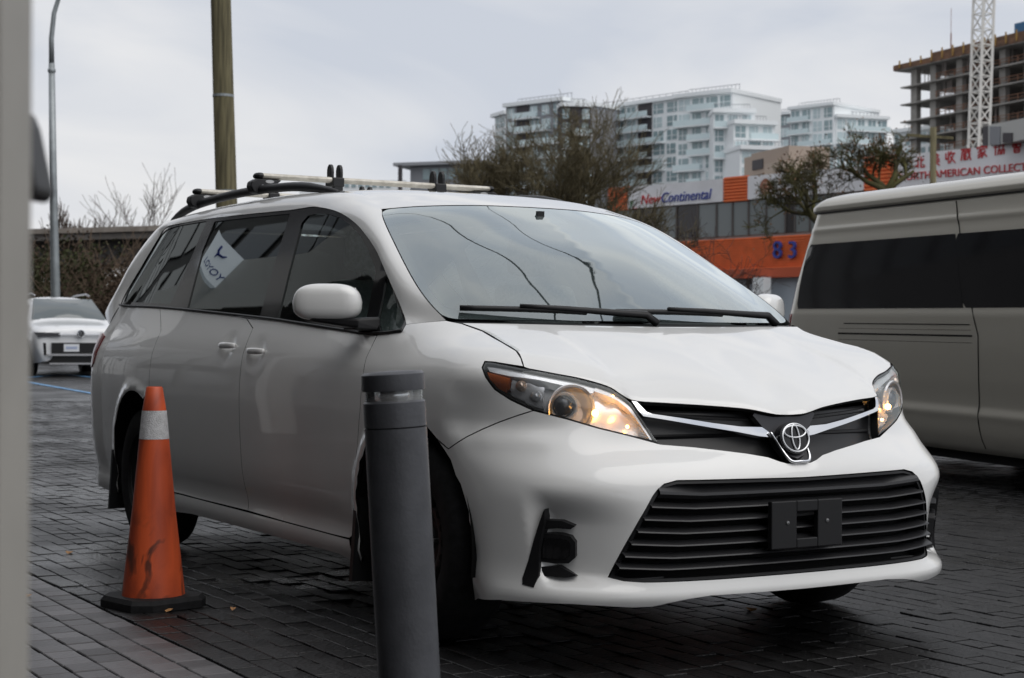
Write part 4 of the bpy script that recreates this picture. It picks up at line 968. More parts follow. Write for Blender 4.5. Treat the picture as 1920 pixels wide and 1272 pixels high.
b = MB(); b.V = [(x*k, y*k, z) for z, k in ((0, 1), (.028, 1), (.045, .93)) for x, y in pts]; b.F = [(q*8+i, q*8+(i+1) % 8, (q+1)*8+(i+1) % 8, (q+1)*8+i) for q in range(2) for i in range(8)]+[tuple(range(16, 24))]
b.build('cone_base', RUB, cone)
# ---- bollard light
BOL = mat('bollard_grey', (.085, .088, .098), .42, .15, noise=(9, .25), bump=(120, .06))
bp0 = dl(3.9, -.222); bo = empty('bollard', (bp0[0], bp0[1], 0), 0, 'dark grey round bollard light with clear ring near its top', 'bollard')
lean = np.cross([0, 0, 1], -rt0)*R(3.4); bo.rotation_euler = (lean[0], lean[1], 0)
r = .0735
MB().lathe([(r, -.05), (r, .858)], 48).build('post', BOL, bo, 50)
MB().lathe([(r, .861), (r, .918), (r-.004, .922), (.02, .922)], 48).build('collar', BOL, bo, 40)
MB().lathe([(r-.003, .859), (r-.003, .8605)], 48).build('seam', BLKM, bo)
MB().lathe([(r-.006, .922), (r-.006, .946)], 48).build('clear_ring', glass('ring_glass', (.85, .86, .86), 1.5, (.25, (.6, .6, .6))), bo, True)
MB().lathe([(.030, .921), (.038, .934), (.030, .947)], 32).build('reflector', CHROME, bo, True)
MB().lathe([(.02, .946), (r, .946), (r+.001, .95), (r+.001, .984), (r-.006, .990), (.001, .993)], 48).build('cap', BOL, bo, 40)
# ---- pale post at the left edge, out of focus, with a black fitting
PO = mat('post_paint', (.42, .40, .36), .55, noise=(6, .12))
pc = dl(1.10, -.362); po = empty('steel_post', (pc[0], pc[1], 0), YAW, 'pale beige painted steel post at the left edge, out of focus', 'post')
b = MB(); prof = [(-.05, -.065), (.05, -.065), (.05, .0), (.035, .032), (-.035, .032), (-.05, .0)]
b.prism(prof, 0.0, 3.8, lambda p, d: (p[0], -p[1], d)); b.build('shaft', PO, po)
MB().box((.03, .05, 1.9), (.012, .02, 3.8)).build('edge_strip', mat('post_dark', (.22, .21, .19), .6), po)
q = dl(1.42, -.424); fx = empty('wall_speaker', (q[0], q[1], 1.215), YAW, 'black wedge-shaped outdoor speaker fixed beside the pale post', 'speaker')
b = MB(); prof = [(-.032, .045), (.006, .045), (.012, .030), (.024, -.026), (.018, -.034), (-.032, -.026)]
b.prism(prof, -.03, .03, lambda p, d: (d, -p[0], p[1])); o = b.build('cabinet', BLK, fx); bv = o.modifiers.new('b', 'BEVEL'); bv.width = .006; bv.segments = 3
b = MB(); b.prism([(-.03, .062), (-.006, .062), (0, .045), (-.03, .045)], -.02, .02, lambda p, d: (d, -p[0], p[1])); b.build('bracket', mat('bracket_tan', (.30, .26, .2), .6), fx)
# ---- street lamp (tapered galvanised pole, curved arm)
GALV = mat('galvanised', (.34, .37, .38), .45, .5, noise=(3, .2))
lb = dl(46, (105-960)/3106*46); lz = float(gz(lb[0], lb[1])); la = empty('street_lamp', (lb[0], lb[1], lz), 0, 'tall grey street lamp pole curving over at the top left', 'street lamp')
ln = lambda dx, z: tuple(np.array([rt0[0], rt0[1], 0])*dx+[0, 0, z])
MB().tube([ln(0, 0), ln(-.02, 2), ln(-.10, 5), ln(-.16, 8.3)], [.13, .125, .105, .085], 14).build('pole', GALV, la, True)
MB().lathe([(.10, -.05), (.11, -.03), (.11, .03), (.10, .05)], 14, ln(-.157, 8.1)).build('collar', GALV, la, True)
MB().tube([ln(-.16, 8.3), ln(-.17, 9.0), ln(-.10, 9.7), ln(.05, 10.2), ln(.35, 10.7), ln(.9, 11.0), ln(1.7, 11.1)], [.075, .07, .065, .06, .055, .05, .045], 12).build('arm', GALV, la, True)
MB().hexa([ln(1.6, 11.02), tuple(np.array(ln(2.2, 11.02))), tuple(np.array(ln(2.2, 11.02))+fw*.25), tuple(np.array(ln(1.6, 11.02))+fw*.25), ln(1.6, 11.2), ln(2.2, 11.12), tuple(np.array(ln(2.2, 11.12))+fw*.25), tuple(np.array(ln(1.6, 11.2))+fw*.25)]).build('lamp_head', GALV, la)
# ---- wooden pole
def woodmat(name, a, b_):
    m = bpy.data.materials.new(name); m.use_nodes = True; N = m.node_tree.nodes; l = m.node_tree.links.new; p = N['Principled BSDF']; p.inputs['Roughness'].default_value = .85
    t = N.new('ShaderNodeTexCoord'); mp_ = N.new('ShaderNodeMapping'); mp_.inputs['Scale'].default_value = (14, 14, .8); n = N.new('ShaderNodeTexNoise'); n.inputs['Scale'].default_value = 1.6; n.inputs['Detail'].default_value = 8
    r_ = N.new('ShaderNodeValToRGB'); r_.color_ramp.elements[0].position = .34; r_.color_ramp.elements[1].position = .68; r_.color_ramp.elements[0].color = (*a, 1); r_.color_ramp.elements[1].color = (*b_, 1)
    l(t.outputs['Object'], mp_.inputs[0]); l(mp_.outputs[0], n.inputs['Vector']); l(n.outputs[0], r_.inputs[0]); l(r_.outputs[0], p.inputs['Base Color'])
    bb = N.new('ShaderNodeBump'); bb.inputs['Strength'].default_value = .5; bb.inputs['Distance'].default_value = .02; l(n.outputs[0], bb.inputs['Height']); l(bb.outputs[0], p.inputs['Normal']); return m
WOOD = woodmat('weathered_pole', (.075, .065, .035), (.20, .175, .095))
wb = dl(26, (436-960)/3106*26); wz0 = float(gz(wb[0], wb[1])); wp = empty('utility_pole', (wb[0], wb[1], wz0), 0, 'mossy brown wooden utility pole rising behind the minivan roof', 'utility pole')
MB().tube([tuple(np.array(rt0)*dx+[0, 0, z]) for dx, z in ((0, 0), (-.09, 2.6), (-.165, 4.8), (-.27, 8), (-.36, 11))], [.172, .168, .162, .152, .145], 18).build('pole', WOOD, wp, True)
for z, a in ((3.2, -.02), (4.7, .06)):
    MB().lathe([(.166, -.02), (.1675, -.02), (.1675, .02), (.166, .02)], 18, tuple(np.array(rt0)*(-.035*z)+[0, 0, z])).build('metal_band', GALV, wp)
# ================================================================== beige high-roof van on the right
HA_W = ([.26, .30, .40, .50, .53, .60, .80, 1.0, 1.24, 1.29, 1.84, 1.93, 1.95, 1.97, 2.10], [.85, .885, .922, .935, .940, .928, .938, .942, .938, .930, .862, .850, .852, .845, .822])
HA_C = ([2.10, 2.115, 2.14, 2.18, 2.22, 2.255, 2.28, 2.295, 2.30], [.838, .850, .850, .832, .78, .66, .45, .2, .02])
def box_surf(wt, xr, xf, r=.17):
    def S(A):
        A = np.asarray(A, float); s = A[:, 0]; z = A[:, 1]; w = pchip(*wt, np.clip(z, wt[0][0], wt[0][-1])); Xr = np.interp(z, *xr); Xf = np.interp(z, *xf)
        rr_ = np.minimum(r, w*.9); s1 = .77; a1 = .27; t = np.clip((s-s1)/a1, 0, 1)*math.pi/2; L = 3.6
        X = Xr+rr_*(1-np.cos(t)); Y = np.where(s < s1, (w-rr_)*s/s1, (w-rr_)+rr_*np.sin(t))
        q = np.clip((s-s1-a1)/L, 0, 1); X = X+q*(Xf-Xr-2*rr_)
        t2 = np.clip((s-s1-a1-L)/a1, 0, 1)*math.pi/2; X = X+rr_*np.sin(t2); Y = np.where(s > s1+a1+L, (w-rr_)+rr_*np.cos(t2), Y)
        q2 = np.clip((s-s1-2*a1-L)/s1, 0, 1); Y = np.where(s > s1+2*a1+L, (w-rr_)*(1-q2), Y)
        return np.stack([X, -Y, z], -1)
    return S
XR = ([.26, .5, 1.1, 1.5, 2.1, 2.3], [.10, .0, .0, .07, .27, .45]); XF = ([.26, 1.1, 2.1, 2.3], [5.2, 5.15, 4.2, 3.9])
HB = box_surf(HA_W, XR, XF); HC = box_surf(HA_C, ([2.1, 2.14, 2.22, 2.3], [.22, .22, .32, .6]), ([2.1, 2.3], [4.25, 3.7]), .2)
hp = dl(14.33, 2.32); hdir = -.94*fw-(-.342)*rt0; hyaw = math.atan2(hdir[1], hdir[0])
hv = empty('passenger_van', (0, 0, 0), 0, 'beige high-roof passenger van with dark windows parked on the right', 'van')
hn = np.array([hdir[1], -hdir[0], 0]); og = hp-hn*.94+np.array([0, 0, float(gz(hp[0], hp[1]))-.005]) if False else hp-(-1)*np.array([-hdir[1], hdir[0], 0])*.94
hv.location = (og[0], og[1], float(gz(hp[0], hp[1]))+.0); hv.rotation_euler = (0, R(.75), hyaw)
BEIGE = mat('beige_metallic', (.50, .47, .40), .38, .65, 1.0, coat_r=.04)
sT = .77+.27+3.6+.27+.77
def full(S, z0, z1, nz, name, m, parent, ns=150):
    A = np.array([[s, z] for z in np.linspace(z0, z1, nz) for s in np.linspace(0, sT, ns)]); P = S(A).reshape(nz, ns, 3)
    P2 = np.concatenate([P, P[:, ::-1]*[1, -1, 1]], 1); return gridmesh(name, P2, m, parent, flip=False)
full(HB, .26, 2.10, 120, 'body', BEIGE, hv); full(HC, 2.10, 2.30, 40, 'roof_cap', BEIGE, hv)
full(box_surf(([2.085, 2.115], [.835, .835]), XR, XF), 2.092, 2.112, 2, 'gutter', BLK, hv)
def hs(X): return .77+.27+(X-.17)/(5.0-.34)*3.6
def win(x0, x1, z0, z1, r=.05, lean=0): return [(hs(p[0]), p[1]) for p in rrect(x0, x1, z0, z1, r)]
def winl(x0, x0t, x1, z0, z1): return [(hs(x0), z0+.04), (hs(x0+.03), z0), (hs(x1), z0), (hs(x1), z1), (hs(x0t+.04), z1), (hs(x0t), z1-.04)]
HG = mat('van_glass', (.006, .006, .007), .05, spec=.5)
for sg in (1, -1):
    Sg = (lambda A: HB(A)) if sg > 0 else (lambda A: HB(A)*[1, -1, 1])
    for q in (winl(.21, .14, 2.617, 1.295, 1.835), winl(2.62, 2.62, 4.1, 1.295, 1.835)):
        panel('side_window', Sg, q, HG, hv, h=.12, gap=0, off=.004, flange=.01, flip=(sg < 0))
    for X in (2.70,):
        P_ = [Sg(np.array([[hs(X+.06*math.sin(z*1.6)-.03), z]]))[0] for z in np.linspace(.30, 2.08, 30)]; MB().tube([p for p in P_], .005, 4).build('door_gap', BLKM, hv)
    P_ = [Sg(np.array([[hs(x), 1.175]]))[0] for x in np.linspace(1.0, 2.66, 14)]; MB().tube(P_, .005, 4).build('panel_gap', BLKM, hv)
    for z, hh in ((1.095, .022), (1.045, .005), (1.135, .004)):
        P_ = [Sg(np.array([[hs(x), z]]))[0] for x in np.linspace(.92, 2.66, 14)]; MB().tube(P_, hh*.32, 5).build('door_rail', BLKM, hv)
    tl = [(.80, .85), (1.0, .85), (1.02, 1.25), (.82, 1.25)]; panel('tail_lamp', Sg, tl, mat('tail_red', (.2, .01, .01), .1), hv, h=.05, gap=0, off=.006, flange=.01, flip=(sg < 0))
    for X in (1.22, 3.8):
        wa = bpy.data.objects.new('wheel', None); link(wa, hv); wa.location = (X, -.80*sg, .33)
        MB().lathe([(.19, -.1), (.30, -.1), (.33, -.07), (.33, .07), (.30, .10), (.2, .10), (.19, .08)], 40, (0, 0, 0), (0, -sg, 0)).build('tyre', RUB, wa, 50)
        MB().lathe([(.2, .09), (.18, .06), (.05, .07), (.001, .07)], 30, (0, 0, 0), (0, -sg, 0)).build('rim', mat('van_rim', (.35, .35, .34), .4, .7), wa, 40)
        P_ = [Sg(np.array([[hs(X+.40*math.cos(t)), max(.27, .33+.42*math.sin(t))]]))[0] for t in np.linspace(R(-8), R(188), 30)]; MB().tube(P_, .012, 5).build('arch_lip', BEIGE, hv, True)
        q = [(hs(X+.385*math.cos(t)), max(.265, .33+.405*math.sin(t))) for t in np.linspace(R(-9), R(189), 30)]
        panel('wheel_opening', Sg, q, BLKM, hv, h=.1, gap=0, off=.003, flange=0, flip=(sg < 0))
MB().box((2.6, 0, .25), (4.8, 1.6, .12)).build('underbody', BLKM, hv)

# ================================================================== white SUV far left, small car behind it
def skin(st, name, m, parent, sub=2):
    """car skin from half sections: list of (X, [(y, z)...])"""
    n = len(st[0][1]); V = []; F = []
    for X, pr in st:
        ring = [(X, -y, z) for y, z in pr]+[(X, y, z) for y, z in pr[::-1][1:]]; V += ring
    k = 2*n-1
    for i in range(len(st)-1):
        for j in range(k-1): a = i*k+j; F.append((a, a+k, a+k+1, a+1))
    F.append(tuple(range(k))); F.append(tuple((len(st)-1)*k+j for j in reversed(range(k))))
    o = mesh(name, V, F, m, parent, True)
    md = o.modifiers.new('s', 'SUBSURF'); md.levels = md.render_levels = sub
    return o
suv = empty('suv', (0, 0, 0), 0, 'white parked SUV with round chrome badge facing the camera, far left', 'car')
ed = np.array([-math.cos(.45), math.sin(.45)]); sfw = ed[0]*fw+ed[1]*rt0; n0 = dl(35, (150-960)/3106*35); suv.location = (n0[0], n0[1], float(gz(n0[0], n0[1]))-.01)
suv.scale = (1.06,)*3; suv.rotation_euler = (0, 0, math.atan2(-sfw[1], -sfw[0]))      # local +x points to its tail
SW = mat('suv_white', (.82, .83, .84), .3, 0, 1.0)
ST_ = [(-.02, [(.62, .34), (.74, .5), (.76, .72), (.66, .84), (.45, .90), (0, .92)]), (.03, [(.70, .28), (.83, .5), (.85, .75), (.76, .89), (.5, .955), (0, .975)]), (.18, [(.80, .26), (.90, .55), (.90, .82), (.82, .96), (.55, 1.0), (0, 1.02)]), (.9, [(.88, .25), (.92, .62), (.92, .93), (.83, 1.03), (.6, 1.08), (0, 1.10)]), (1.12, [(.88, .25), (.92, .65), (.92, 1.0), (.82, 1.08), (.62, 1.11), (0, 1.13)]),
       (1.9, [(.88, .25), (.925, .65), (.92, 1.04), (.70, 1.46), (.60, 1.57), (0, 1.60)]), (2.6, [(.88, .25), (.925, .65), (.92, 1.06), (.68, 1.50), (.58, 1.63), (0, 1.66)]), (3.8, [(.88, .27), (.92, .65), (.90, 1.08), (.68, 1.46), (.56, 1.59), (0, 1.63)]), (4.3, [(.85, .3), (.88, .7), (.86, 1.08), (.66, 1.38), (.52, 1.49), (0, 1.53)]), (4.45, [(.72, .4), (.8, .7), (.78, 1.0), (.6, 1.08), (.45, 1.12), (0, 1.14)])]
skin(ST_, 'body', SW, suv)
SG2 = glass('suv_glass', (.28, .33, .33), 1.6, (.12, (.5, .55, .56)), 1.5)
def quadgrid(name, c4, m, parent, bul=(0, 0, 0), n=7, flip=False):
    a, b_, c, d = [np.array(p, float) for p in c4]; P = np.array([[(a*(1-s)+b_*s)*(1-t)+(d*(1-s)+c*s)*t+np.array(bul)*16*s*(1-s)*t*(1-t) for s in np.linspace(0, 1, n)] for t in np.linspace(0, 1, n)])
    return gridmesh(name, P, m, parent, flip)
quadgrid('windscreen', [(1.13, -.76, 1.135), (1.13, .76, 1.135), (1.86, .60, 1.575), (1.86, -.60, 1.575)], mat('suv_screen', (.10, .12, .125), .06, spec=.8, coat=.5), suv, (-.09, 0, .04))
for sg in (1, -1):
    quadgrid('side_window', [(1.45, -.895*sg, 1.10), (3.6, -.90*sg, 1.12), (3.3, -.70*sg, 1.49), (2.0, -.70*sg, 1.49)], HG, suv, (0, -.03*sg, 0))
    MB().tube([(1.9, -.56*sg, 1.64), (2.3, -.57*sg, 1.69), (3.4, -.56*sg, 1.68), (3.9, -.54*sg, 1.62)], .02, 6).build('roof_rail', mat('rail_silver', (.5, .5, .52), .35, .8), suv, True)
    MB().hexa([(-.015, -.81*sg, .775), (-.075, -.40*sg, .79), (.1, -.40*sg, .79), (.2, -.83*sg, .785), (.0, -.85*sg, .87), (-.06, -.40*sg, .86), (.1, -.40*sg, .86), (.2, -.86*sg, .875)]).build('headlight', mat('suv_lamp', (.03, .03, .033), .1), suv)
    MB().hexa([(.0, -.70*sg, .42), (-.03, -.66*sg, .42), (.06, -.66*sg, .42), (.10, -.70*sg, .42), (.0, -.72*sg, .66), (-.04, -.67*sg, .66), (.06, -.67*sg, .66), (.10, -.72*sg, .66)]).build('air_curtain', BLK, suv)
    MB().box((1.35, -1.0*sg, 1.12), (.16, .18, .13)).build('door_mirror', SW, suv)
    for X in (.85, 3.55):
        wa = bpy.data.objects.new('wheel', None); link(wa, suv); wa.location = (X, -.81*sg, .345)
        MB().lathe([(.22, -.1), (.32, -.1), (.345, -.06), (.345, .06), (.32, .11), (.23, .11), (.22, .09)], 36, (0, 0, 0), (0, -sg, 0)).build('tyre', RUB, wa, 50)
        MB().lathe([(.23, .10), (.2, .07), (.05, .09), (.001, .09)], 24, (0, 0, 0), (0, -sg, 0)).build('rim', mat('suv_rim', (.3, .3, .31), .4, .7), wa, 40)
        MB().lathe([(.385, -.02), (.385, .125), (.36, .125)], 40, (X, -.81*sg, .36), (0, -sg, 0)).build('arch_trim', BLK, suv)
b = MB(); b.box((-.035, 0, .56), (.06, 1.12, .21)); b.build('grille', BLK, suv)
b = MB(); b.hexa([(-.02, -.62, .27), (.1, -.62, .27), (.1, .62, .27), (-.02, .62, .27), (-.05, -.52, .41), (.1, -.52, .41), (.1, .52, .41), (-.05, .52, .41)]); b.build('lower_intake', mat('intake_black', (.02, .02, .02), .5), suv)
b = MB(); b.box((-.055, 0, .425), (.05, 1.3, .035)); b.box((-.03, 0, .25), (.06, 1.2, .03)); b.build('silver_trim', mat('suv_trim', (.45, .45, .46), .4, .6), suv)
b = MB(); b.box((-.06, 0, .835), (.05, .86, .022)); b.build('chrome_strip', CHROME, suv)
bd = MB(); bd.lathe([(.001, .012), (.074, .012), (.078, .0)], 28, (-.075, 0, .845), (-1, 0, 0)); bd = bd.build('badge', mat('badge_dark', (.02, .02, .022), .2), suv)
b = MB(); c5 = lambda y, z: (-.092, -y, .845+z); b.tube([c5(.074*math.cos(t), .074*math.sin(t)) for t in np.linspace(0, 2*math.pi, 29)], .008, 6, False)
for pts in ([(-.034, .060), (0, .008), (.034, .060)], [(-.062, .030), (-.030, -.055), (0, .0), (.030, -.055), (.062, .030)]): b.tube([c5(*p) for p in pts], .007, 5)
b.build('badge_letters', CHROME, bd)
pl_ = MB().box((-.075, .18, .565), (.012, .30, .15)).build('number_plate', mat('plate_white', (.75, .77, .80), .5), suv)
MB().box((-.083, .18, .565), (.004, .22, .05)).build('plate_smudge', mat('plate_blue', (.40, .46, .62), .6), pl_)
c2 = empty('car', (0, 0, 0), 0, 'small pale car partly hidden behind the white SUV', 'car'); q = dl(47, (186-960)/3106*47); c2.location = (q[0], q[1], float(gz(q[0], q[1]))); c2.rotation_euler = (0, 0, YAW+R(80))
skin([(X*.95, [(y*.94, z*.88) for y, z in pr]) for X, pr in ST_], 'body', mat('pale_car', (.62, .65, .68), .3, 0, 1.0), c2)
quadgrid('windscreen', [(1.08, -.70, 1.0), (1.08, .70, 1.0), (1.75, .56, 1.39), (1.75, -.56, 1.39)], HG, c2, (-.08, 0, .04))
for sg in (1, -1): quadgrid('side_window', [(1.4, -.845*sg, .975), (3.4, -.85*sg, .99), (3.1, -.66*sg, 1.31), (1.9, -.66*sg, 1.31)], HG, c2, (0, -.03*sg, 0))
for X in (.8, 3.4):
    for sg in (1, -1): MB().lathe([(.001, .1), (.2, .1), (.3, .1), (.31, .06), (.31, -.08)], 24, (X, -.78*sg, .31), (0, -sg, 0)).build('wheel', RUB, c2, 40)
# ================================================================== background
class Fac:
    """vertical plane through two photo columns at known depths; photo points -> points on it"""
    def __init__(s, x0, d0, x1, d1):
        s.a = dl(d0, (x0-960)/FPX*d0); s.b = dl(d1, (x1-960)/FPX*d1); t = s.b-s.a; t[2] = 0; s.t = t/np.linalg.norm(t); s.n = np.array([s.t[1], -s.t[0], 0])
        if s.n@(CAM-s.a) < 0: s.n = -s.n
    def __call__(s, x, y, o=0):
        d = fw+rt*(x-960)/FPX-up*(y-636)/FPX; k = ((s.a-CAM)@s.n)/(d@s.n); return CAM+d*k+s.n*o
    def slab(s, b, poly, o0, o1):
        """photo polygon given thickness from o0 to o1 out of the plane"""
        P = [s(*p) for p in poly]; n = len(P)
        V = [p+s.n*o0 for p in P]+[p+s.n*o1 for p in P]
        F = [tuple(range(n)), tuple(range(2*n-1, n-1, -1))]+[((i+1) % n, i, n+i, n+(i+1) % n) for i in range(n)]
        return b.add(V, F)
    def rect(s, b, x0, x1, y0, y1, o0, o1):
        """upright rectangle in true space: photo x0..x1 at heights read at x0 (y0 top, y1 bottom)"""
        A = s(x0, y0); B = s(x0, y1); C_ = s(x1, 600); V = []
        for q in (A, C_):
            for z in (B[2], A[2]): V.append(np.array([q[0], q[1], z]))
        P = [V[0], V[2], V[3], V[1]]; n = 4
        VV = [p+s.n*o0 for p in P]+[p+s.n*o1 for p in P]
        return b.add(VV, [(0, 1, 2, 3), (7, 6, 5, 4)]+[((i+1) % n, i, n+i, n+(i+1) % n) for i in range(n)])
    def zr(s, b, x0, x1, z0, z1, o0, o1):
        A = s(x0, 600); C_ = s(x1, 600); P = [np.array([q[0], q[1], z]) for q, z in ((A, z0), (C_, z0), (C_, z1), (A, z1))]
        return b.add([p+s.n*o0 for p in P]+[p+s.n*o1 for p in P], [(0, 1, 2, 3), (7, 6, 5, 4)]+[((i+1) % 4, i, 4+i, 4+(i+1) % 4) for i in range(4)])
    def z(s, x, y): return s(x, y)[2]
def thing(name, label, cat, group=None, at_=None): return empty(name, (0, 0, 0) if at_ is None else tuple(at_), 0, label, cat, group)
def add(root, b, name, m, parent=None, smooth=False):
    """build with world coordinates under a root standing elsewhere"""
    o = b.build(name, m, parent or root, smooth)
    o.location = tuple(-np.array(root.location)) if parent is None else (0, 0, 0)
    return o
CW_ = mat('condo_white', (.84, .87, .88), .6); CG_ = mat('condo_grey', (.27, .28, .30), .7); CGL = mat('condo_glass', (.27, .36, .38), .12, spec=.7); CGL2 = mat('condo_glass_pale', (.52, .62, .64), .2, spec=.6); CDK = mat('condo_dark', (.055, .05, .055), .6)
RAILG = mat('balcony_glass', (.62, .74, .76), .15, spec=.6)
def condo(name, label, F, x0, x1, ztop, zbot, fh, bays, seed, depth=18, dark=(), balc=True, wall=CW_, over=.8):
    """one storeyed block on plane F: wall, slabs, windows (frame > pane), balcony fronts"""
    A = F(x0, 600); root = thing(name, label, 'building', 'apartment blocks on the skyline', (A[0], A[1], 0)); rd = random.Random(seed)
    b = MB(); F.zr(b, x0, x1, zbot, ztop, -depth, 0); add(root, b, 'wall', wall)
    b = MB(); F.zr(b, x0-2, x1+2, ztop, ztop+.7, -depth, over); add(root, b, 'roof_slab', CW_)
    nf = int((ztop-zbot)/fh); P0 = F(x0, 600); P1 = F(x1, 600); edges = np.linspace(0, 1, bays+1)
    def col(t):
        q = P0*(1-t)+P1*t; d = q-CAM; return 960+FPX*(d@rt)/(d@fw)
    for i in range(nf):
        zt = ztop-i*fh; zb_ = zt-fh
        for j in range(bays):
            if j in dark:
                continue
            wdt = rd.choice((.62, .72, .8)); xa, xb = col(edges[j]+.12/bays), col(edges[j]+(.12+wdt)/bays)
            b = MB(); F.zr(b, xa, xb, zb_+.35, zt-.35, 0, .06); w_ = add(root, b, 'window', CGL2 if rd.random() < .35 else CGL)
            xm = xa+(xb-xa)*rd.choice((.35, .5, .65)); b = MB(); F.zr(b, xm-.5, xm+.5, zb_+.35, zt-.35, .06, .14); F.zr(b, xa, xb, zb_+1.1, zb_+1.2, .06, .12)
            b.build('window_bar', CW_, w_)
        if balc and i > 0:
            b = MB(); ja = rd.randint(0, 1); xa, xb = col(edges[ja]), col(edges[bays-rd.randint(0, 2)]); F.zr(b, xa, xb, zt-.22, zt, 0, 1.5); s_ = add(root, b, 'balcony', CW_)
            b = MB(); F.zr(b, xa, xb, zt+.05, zt+1.05, 1.42, 1.47); b.build('balcony_front', RAILG, s_)
    for j in dark:
        b = MB(); F.zr(b, col(edges[j]), col(edges[j+1]), zbot, ztop, 0, .25); add(root, b, 'dark_panel', CDK)
    b = MB()
    for k in range(14):
        x = x0+(x1-x0)*(k+.3)/14; F.zr(b, x-.25, x+.25, ztop+.7, ztop+1.9, -3.1, -3.0)
    F.zr(b, x0+4, x1-4, ztop+1.85, ztop+1.95, -3.1, -3.0); tag(add(root, b, 'roof_railing', CG_), kind='stuff')
    return root
# white stepped block, its left wing and right front
F1 = Fac(1085, 332, 1272, 312)
condo('apartment_block', 'long white glassy apartment block with many balconies, left wing of the skyline group', F1, 1100, 1272, F1.z(1272, 186), 2, 2.62, 7, 3, 10, dark=(4,))
F1b = Fac(1262, 296, 1372, 288)
condo('apartment_block', 'white apartment block with pale corner bays in the middle of the skyline', F1b, 1268, 1372, F1b.z(1300, 182), 2, 2.62, 4, 5, 16)
F1c = Fac(1330, 284, 1415, 284)
condo('apartment_block', 'stepped white apartment wing with terrace below the highest roof', F1c, 1336, 1413, F1c.z(1350, 212), 2, 2.62, 3, 8, 14)
F1d = Fac(1372, 280, 1455, 282)
condo('apartment_block', 'lower white apartment wing with glass terrace rail at the right end of the block', F1d, 1374, 1452, F1d.z(1390, 233), 2, 2.62, 3, 9, 12)
F1e = Fac(1388, 276, 1475, 278)
condo('apartment_block', 'small white penthouse step below the stepped wing, above the beige roof unit', F1e, 1386, 1484, F1e.z(1400, 281), 2, 2.62, 3, 10, 8, balc=False)
F2 = Fac(1440, 385, 1562, 372)
condo('apartment_block', 'distant white apartment tower with grey side behind the mossy tree', F2, 1480, 1562, F2.z(1500, 205), 2, 2.9, 4, 11, 18)
F2b = Fac(1562, 372, 1665, 376)
condo('apartment_block', 'distant pale apartment wing right of the tower, blue strip on it', F2b, 1566, 1662, F2b.z(1600, 222), 2, 2.9, 5, 12, 18)
F2c = Fac(1436, 410, 1482, 405)
condo('apartment_block', 'distant low apartment part left of the tower with dark roof box', F2c, 1438, 1480, F2c.z(1450, 218), 2, 2.9, 2, 13, 10, balc=False, wall=CG_)
F2d = Fac(1676, 322, 1780, 312)
condo('apartment_block', 'low pale glass building glimpsed under the unfinished tower', F2d, 1674, 1780, F2d.z(1700, 248), 2, 2.9, 5, 14, 10, balc=False)
# grey block with dark panel behind the big bare tree
F3 = Fac(925, 322, 1060, 310)
condo('apartment_block', 'grey apartment block with glass corner behind the big bare tree', F3, 947, 1056, F3.z(1000, 196), 2, 2.62, 5, 15, 20, dark=(1,), wall=CG_)
F3b = Fac(925, 332, 950, 326)
condo('apartment_block', 'narrow glass stair bay at the left end of the grey block', F3b, 926, 948, F3b.z(935, 219), 2, 2.62, 1, 16, 8, balc=False)
F3c = Fac(1046, 308, 1108, 309)
condo('apartment_block', 'dark brown clad apartment block between grey and white ones', F3c, 1050, 1106, F3c.z(1060, 200), 2, 2.62, 3, 17, 20, wall=CDK, dark=(1,))
# low grey building with flat overhanging roof
F4 = Fac(750, 228, 900, 224); A = F4(770, 600); lg_ = thing('low_building', 'low grey building with flat overhanging roof left of the big tree', 'building', None, (A[0], A[1], 0))
b = MB(); F4.zr(b, 768, 905, 2, F4.z(780, 312), -6, 0); add(lg_, b, 'wall', CG_)
b = MB(); F4.zr(b, 742, 910, F4.z(780, 312), F4.z(780, 306), -6, 1.2); add(lg_, b, 'roof', mat('roof_grey', (.30, .31, .33), .6))
for k in range(7): b = MB(); F4.zr(b, 792+k*16, 805+k*16, F4.z(780, 338), F4.z(780, 318), 0, .1); add(lg_, b, 'window', CGL)
b = MB(); F4.zr(b, 756, 762, 2, F4.z(780, 312), 1.6, 2.0); add(lg_, b, 'column', CDK)

# ---- concrete tower under construction
F5 = Fac(1690, 307, 1960, 273); A = F5(1700, 600); ct = thing('unfinished_tower', 'bare concrete tower under construction with open floors, upper right', 'building', None, (A[0], A[1], 0))
CONC2 = mat('raw_concrete', (.30, .285, .265), .85, noise=(.3, .3)); FORM = mat('form_timber', (.17, .085, .045), .8, noise=(.6, .5, (.08, .05, .035)))
zt = F5.z(1700, 132); fh = 3.2
for i in range(7):
    z = zt-i*fh; b = MB(); F5.zr(b, 1696 if i else 1690, 2010, z-.25, z, -16, 1.2 if i else 1.8); add(ct, b, 'floor_slab', CONC2)
b = MB(); F5.zr(b, 1688, 2010, zt-.1, zt+.9, 1.3, 1.9); add(ct, b, 'edge_formwork', FORM)
b = MB(); F5.zr(b, 1748, 2010, zt+.8, zt+2.0, -2, 0.5); add(ct, b, 'upper_formwork', FORM)
for k in range(16):
    x = 1700+k*20; b = MB(); F5.zr(b, x, x+1.6, zt+.2, zt+1.5+.6*(x > 1748), 1.9, 2.1); add(ct, b, 'form_brace', mat('yellow_form', (.32, .19, .05), .7))
for x in (1712, 1748, 1797, 1878, 1925, 1975):
    b = MB(); F5.zr(b, x-5.5, x+5.5, 2, zt-.1, -.9, .1); add(ct, b, 'column', CONC2)
for x in (1722, 1765, 1810, 1850, 1900, 1950):
    b = MB(); F5.zr(b, x-4, x+4, 2, zt-.1, -9.5, -8.6); add(ct, b, 'column', CONC2)
